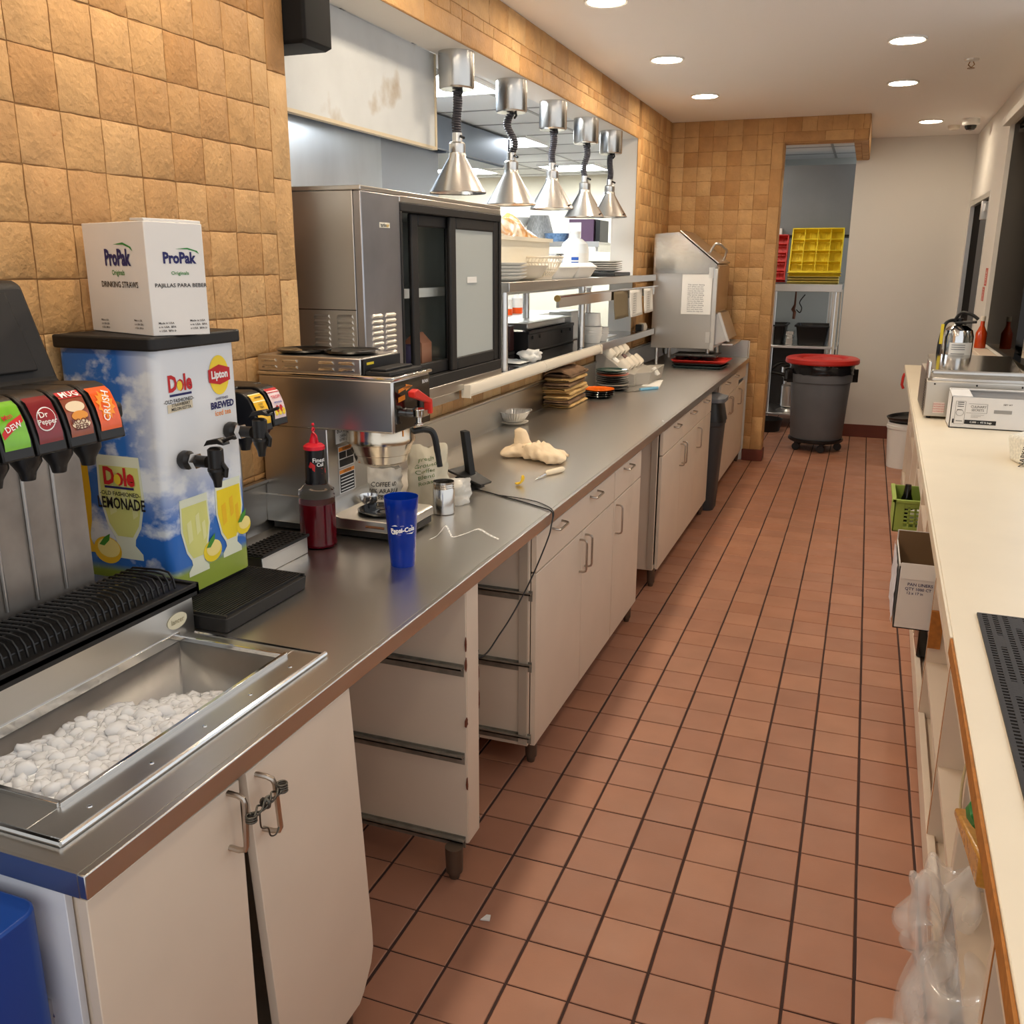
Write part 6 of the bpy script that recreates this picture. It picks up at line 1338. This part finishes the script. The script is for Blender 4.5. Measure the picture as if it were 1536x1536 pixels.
obj('carton', MB().box(X0, X1, Ya, Ya+.004, Za, Zb).box(X0, X1, Yb-.004, Yb, Za, Zb+.02).box(X0, X0+.004, Ya, Yb, Za, Zb+.004).box(X1-.004, X1, Ya, Yb, Za, Zb).box(X0, X1, Ya, Yb, Za, Za+.004), board, cx)
obj('torn_flap', MB().hexa([(X0, Ya+.01, Zb), (X0+.09, Ya+.01, Zb), (X0+.085, Yb-.02, Zb+.014), (X0, Yb, Zb+.014), (X0, Ya+.01, Zb+.004), (X0+.09, Ya+.01, Zb+.004), (X0+.085, Yb-.02, Zb+.018), (X0, Yb, Zb+.018)]).box(X0+.004, X1, Yb-.03, Yb, Zb+.014, Zb+.02), board, cx)
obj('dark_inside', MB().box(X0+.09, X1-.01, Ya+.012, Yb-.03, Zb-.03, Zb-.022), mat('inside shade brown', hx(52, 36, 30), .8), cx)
mb = MB(); FYc = Ya-.0012
F = lambda a, b: (a, FYc, b)
def line(a0, a1, b, mi=0, w=.0012): quad(mb, F, [(a0, b), (a1, b), (a1, b+w), (a0, b+w)], mi)
quad(mb, F, [(X0+.065, WT+.022), (X0+.20, WT+.022), (X0+.20, WT+.042), (X0+.065, WT+.042)], 1)
quad(mb, F, [(X0+.012, WT+.024), (X0+.019, WT+.024), (X0+.019, WT+.044), (X0+.012, WT+.044)], 1)
for a in (.020, .062): quad(mb, F, [(X0+a, WT+.02), (X0+a+.0012, WT+.02), (X0+a+.0012, WT+.128), (X0+a, WT+.128)], 0)
for b in (.122, .113, .103): line(X0+.028, X0+.055, WT+b, 1, .003)
line(X0+.020, X0+.062, WT+.0205); line(X0+.020, X0+.062, WT+.128); line(X0+.028, X0+.056, WT+.034, 1, .0025)
mb.add([(X0+.041+r_*math.cos(a), FYc, WT+.074+r_*.9*math.sin(a)) for r_ in (.017, .0155) for a in [2*PI*i/24 for i in range(24)]], [(i, (i+1) % 24, 24+(i+1) % 24, 24+i) for i in range(24)], 0)
line(X0+.028, X0+.05, WT+.086, 1, .003)
line(X0+.075, X0+.155, WT+.118); line(X0+.068, X0+.155, WT+.075); quad(mb, F, [(X0+.155, WT+.075), (X0+.1565, WT+.075), (X0+.1565, WT+.119), (X0+.155, WT+.119)], 0)
mb.text('CULINARY', .0155, F(X0+.118, WT+.105), (1, 0, 0), FV, 0, sx=.9); mb.text('SECRETS', .0155, F(X0+.116, WT+.089), (1, 0, 0), FV, 0, sx=.9)
for k in range(3): line(X0+.09, X0+.145-.012*k, WT+.066-.006*k)
mb.text('C.000  -  4/5 lb bags', .0115, (X0+.135, FYc-.001, WT+.032), (1, 0, 0), FV, 2)
quad(mb, F, [(X0+.185, WT+.078), (X0+.26, WT+.078), (X0+.26, WT+.094), (X0+.185, WT+.094)], 3); mb.text('NET WT', .010, F(X0+.24, WT+.12), (1, 0, 0), FV, 1)
obj('print', mb, [mat('grey line print', hx(110, 106, 102), .6), inkk, inkw, mat('grey block print', hx(150, 146, 140), .6)], cx, flat=True)
rn = thing('paper_roll', 'speckled white roll wrapper at the right edge of the photo on the cream counter', 'roll', (.66, 4.1, WT))
obj('roll', MB().hexa([(.595, 4.06, WT), (.625, 3.93, WT), (.75, 3.96, WT), (.74, 4.32, WT), (.582, 4.10, WT+.095), (.622, 3.96, WT+.112), (.75, 3.98, WT+.115), (.74, 4.34, WT+.10)]), mat('speckled wrapper', hx(232, 226, 208), .6, var=.25, vscale=90), rn, bevel=.012)
obj('side_print', MB().text('NAPKINS', .026, (.624, 3.929, WT+.05), (.1, .02, .9), (-.9, .0, .1), 0), inkk, rn, flat=True)
# rubber bar mat with rows of slots
mt = MB(); Mx0, Mx1, My0, My1 = .302, .66, .55, 2.158
nx, ny = 18, 122
for i in range(nx+1):
    x = Mx0+(Mx1-Mx0)*i/nx; mt.box(x-.0045, x+.0045, My0, My1, WT+.0005, WT+.005)
for j in range(ny+1):
    y = My0+(My1-My0)*j/ny
    for i in range(nx):
        if ((i+2*(j//9)) % 4 != 1 or j % 9 > 4): continue
        xa = Mx0+(Mx1-Mx0)*i/nx; mt.box(xa, xa+(Mx1-Mx0)/nx, y-.0066, y+.0066, WT+.0005, WT+.0048)
for j in range(ny+1):
    y = My0+(My1-My0)*j/ny; mt.box(Mx0-.003, Mx1, y-.0032, y+.0032, WT+.0005, WT+.0046)
mto = tag(obj('bar_mat', mt.rotz(RA, (Mx0, My1, 0)), blkr), 'black slotted rubber bar mat at the right edge on the cream counter', 'mat')
# extinguisher, sauces and card on the ledge side
fe = thing('fire_extinguisher', 'steel fire extinguisher with black handle standing behind the steel box', 'fire extinguisher', (.50, 5.80, WT)); fc_ = (.50, 5.80, WT)
obj('tank', MB().lathe([(0, 0), (.078, 0), (.084, .012), (.084, .36), (.075, .395), (.045, .418), (.02, .426), (0, .426)], fc_, 32), chrome, fe)
obj('label', MB().lathe([(.0848, .255), (.0848, .33)], fc_, 16, a0=-2.1, a1=-.5), paper, fe)
mbx = MB()
for z in (.315, .303, .291, .267): mbx.lathe([(.0852, z), (.0852, z+.004)], fc_, 10, a0=-1.95, a1=-1.1)
obj('label_print', mbx, MATS['grey print'], fe)
obj('handle', MB().tube(smooth([(.47, 5.78, WT+0.440), (.50, 5.76, WT+0.490), (.55, 5.74, WT+0.485), (.585, 5.72, WT+0.460)], 4), .009, 8).tube([(.48, 5.78, WT+0.435), (.58, 5.73, WT+0.445)], .008, 8).tube([(.50, 5.8, WT+0.420), (.50, 5.8, WT+0.460)], .02, 12), blk, fe)
obj('hose', MB().tube(smooth([(.485, 5.79, WT+0.450), (.43, 5.75, WT+0.435), (.408, 5.74, WT+0.340), (.405, 5.74, WT+0.240)], 5), .010, 8), blk, fe)
obj('safety_tag', MB().box(.404, .42, 5.722, 5.724, WT+0.320, WT+0.430), yel, fe, bevel=.001)
LG = 1.131
hs = thing('hot_sauce_bottle', 'orange hot sauce bottle on the white ledge against the black panel', 'bottle', (.752, 7.05, LG)); hc = (.752, 7.05, LG)
obj('bottle', MB().lathe([(0, 0), (.034, 0), (.036, .006), (.036, .10), (.022, .13), (.014, .15), (.0135, .18), (0, .18)], hc, 24), mat('hot sauce', hx(190, 64, 14), .12, coat=.5), hs)
obj('cap', MB().cyl((hc[0], hc[1], LG+.18), .0155, .032, 18), cream, hs)
cb2 = thing('condiment_box', 'small cream box with a brown picture on the ledge by the glass', 'box', (.745, 5.0, LG))
obj('box', MB().box(.712, .775, 5.6, 5.68, LG, LG+.05), cream, cb2, bevel=.003); obj('picture', MB().box(.722, .765, 5.5985, 5.5995, LG+.01, LG+.04), mat('brown picture', hx(136, 104, 70), .5, var=.4, vscale=80), cb2)
tag(obj('red_sign', MB().box(.7985, .7995, 7.66, 7.80, 1.42, 1.52).box(.7985, .7995, 7.60, 7.74, 1.53, 1.655), mat('red sign', hx(206, 92, 76), .5)), 'red vertical notice on the white pier beside the black door', 'notice')
sg = [o for o in C.objects if o.name == 'red_sign'][0]; sg['base'] = tuple(sg.location)
obj('lettering', MB().text('FIRE', .055, (.798, 7.67, 1.59), (0, 0, 1), (0, 1, 0), 0).text('EXIT', .045, (.798, 7.73, 1.47), (0, 0, 1), (0, 1, 0), 0), inkw, sg, flat=True)
# bucket and black lid
bk = thing('white_bucket', 'white plastic bucket with a bail at the far end of the cream counter', 'bucket', (.42, 8.45, 0)); k_ = (.42, 8.40, 0)
obj('bucket', MB().lathe([(0, 0), (.125, 0), (.148, .33), (.155, .335), (.155, .36), (.15, .365), (.15, .385), (.14, .385), (.12, .01), (0, .01)], k_, 36), whitep, bk)
tag(obj('round_black_tray', MB().lathe([(0, .01), (.15, .01), (.19, .03), (.205, .05), (.21, .062), (.20, .062), (.18, .04), (.0, .022)], (.47, 8.40, .386), 40), blk), 'round black tray resting tilted on the white bucket', 'tray').rotation_euler = (.0, -.10, 0)
tag(obj('red_hook', MB().tube([(.325, 7.55, .885), (.316, 7.55, .86), (.312, 7.55, .80), (.325, 7.55, .77)], .010, 8), red), 'small red clip hanging on the side of the cream counter near its far end', 'clip')
# carton, basket and bags in the cubbies
c3x = thing('paper_carton', 'white carton poking out of a cubby of the cream counter', 'carton', (.36, 3.62, .395))
a0, a1, b0, b1, z0c, z1c = .205, .52, 3.44, 3.80, .393, .64
obj('carton', MB().box(a0, a1, b0, b0+.004, z0c, z1c).box(a0, a1, b1-.004, b1, z0c, z1c+.03).box(a0, a0+.004, b0, b1, z0c, z1c-.01).box(a1-.004, a1, b0, b1, z0c, z1c).box(a0, a1, b0, b1, z0c, z0c+.004), board, c3x)
obj('inside_back', MB().box(a0+.004, a1-.004, b1-.008, b1-.004, z0c+.01, z1c+.028), kraft, c3x)
obj('front_flap', MB().box(a0+.005, a1, b0-.003, b0, z1c-.055, z1c+.004), paper, c3x)
obj('torn_side', MB().grid(lambda u, v: (a0-.006-.008*abs(noise.noise(Vector((u*4, v*7, 3)))), b0+.01+u*(b1-b0-.02), z0c+.01+v*(z1c-z0c-.02)), 8, 14), mat('torn white film', hx(222, 224, 230), .4, var=.2, vscale=30), c3x, ang=180)
obj('print', MB().text('PAN LINERS', .016, (a0+.075, b0-.0015, z1c-.075), (1, 0, 0), FV, 0).text('QTY 1000 CT', .015, (a0+.07, b0-.0015, z1c-.092), (1, 0, 0), FV, 0).text('12 x 17 in', .014, (a0+.06, b0-.0015, z1c-.108), (1, 0, 0), FV, 0), navy, c3x, flat=True)
gb = thing('green_basket', 'light green slotted plastic basket sticking out of the cream counter', 'basket', (.34, 5.0, .305))
g0, g1, h0, h1, gz = .235, .50, 4.93, 5.28, .355
gm = MB().box(g0, g1, h0, h1, gz, gz+.008).box(g0, g0+.008, h0, h1, gz, gz+.17).box(g1-.008, g1, h0, h1, gz, gz+.17).box(g0, g1, h1-.008, h1, gz, gz+.17).box(g0-.01, g1+.01, h0-.01, h0+.008, gz+.155, gz+.17).box(g0-.012, g0+.008, h0-.01, h1+.01, gz+.155, gz+.172)
gm.box(g0, g0+.05, h0, h0+.008, gz, gz+.155).box(g0+.05, g1, h0, h0+.008, gz, gz+.03).box(g0+.05, g1, h0, h0+.008, gz+.135, gz+.155)
for k in range(5): gm.box(g0+.05, g1, h0, h0+.008, gz+.045+.02*k, gz+.055+.02*k)
for k in range(5): gm.box(g0+.066+.03*k, g0+.078+.03*k, h0, h0+.008, gz+.03, gz+.135)
obj('basket', gm, green, gb, bevel=.002)
obj('support', MB().box(FX+.05, FX+.3, h0+.02, h1-.02, .342, gz), lam, gb)
tag(obj('dark_bottle', MB().lathe([(0, 0), (.035, 0), (.037, .10), (.02, .15), (.015, .2), (0, .2)], (.30, 5.12, gz+.01), 20), blkg), 'dark bottle standing in the green basket', 'bottle')
tag(obj('white_packet', MB().ico((.36, 5.02, gz+.06), .05, 2, .6, (1, .7, 1.1)), paper, ang=180), 'crumpled white packet in the green basket', 'packet')
tag(obj('black_box', MB().box(.335, .48, 3.90, 4.12, .102, .28), blkg, bevel=.006), 'dark box half seen in the cubby under the white carton', 'box')
fb2 = MB().box(.34, .50, 1.62, 1.85, .082, .26)
tag(obj('black_box', fb2, blkg, bevel=.006), 'black glossy box in the lowest cubby near the clear plastic bags', 'box')
film = mat('clear film', (.95, .94, .92), .15, alpha=.30, bump=.8, bscale=30, spec=1., coat=1.)
def bag(lab, c, r, sc3, seed): return tag(obj('plastic_bag', MB().ico(c, r, 5, 1.5, sc3, seed=seed), film, ang=180), lab, 'plastic bag', 'clear plastic bags spilling from the counter')
bag('crumpled clear plastic bag hanging out of the lowest cubby, upper one', (.285, 1.90, .29), .10, (.65, 1.0, 1.3), 3)
bag('crumpled clear plastic bag hanging out of the lowest cubby, lower one at the photo edge', (.275, 1.68, .15), .12, (.65, 1.4, 1.1), 6)
tw_ = MB().tube(smooth([(.33, 2.02, .74), (.30, 2.0, .66), (.295, 1.98, .56), (.31, 1.96, .50), (.34, 1.95, .46)], 5), .0028, 6)
tag(obj('twine', tw_, mat('twine', hx(206, 186, 140), .8), ang=180), 'loose loop of beige twine hanging in a cubby of the cream counter', 'twine')
fs = thing('food_wrapper', 'amber food wrapper with a green top in the cubby nearest the viewer', 'wrapper', (.30, 1.68, .622))
obj('wrapper', MB().hexa([(.262, 1.82, .625), (.275, 1.56, .64), (.36, 1.56, .64), (.36, 1.82, .622), (.258, 1.80, .65), (.270, 1.54, .715), (.36, 1.54, .71), (.36, 1.80, .66)]), mat('amber wrapper', hx(206, 150, 60), .25, var=.2, vscale=60, coat=.4), fs, bevel=.006)
obj('green_top', MB().ico((.285, 1.66, .725), .03, 2, .6, (.8, 1.4, .7)), mat('leaf green', hx(24, 130, 60), .4), fs)
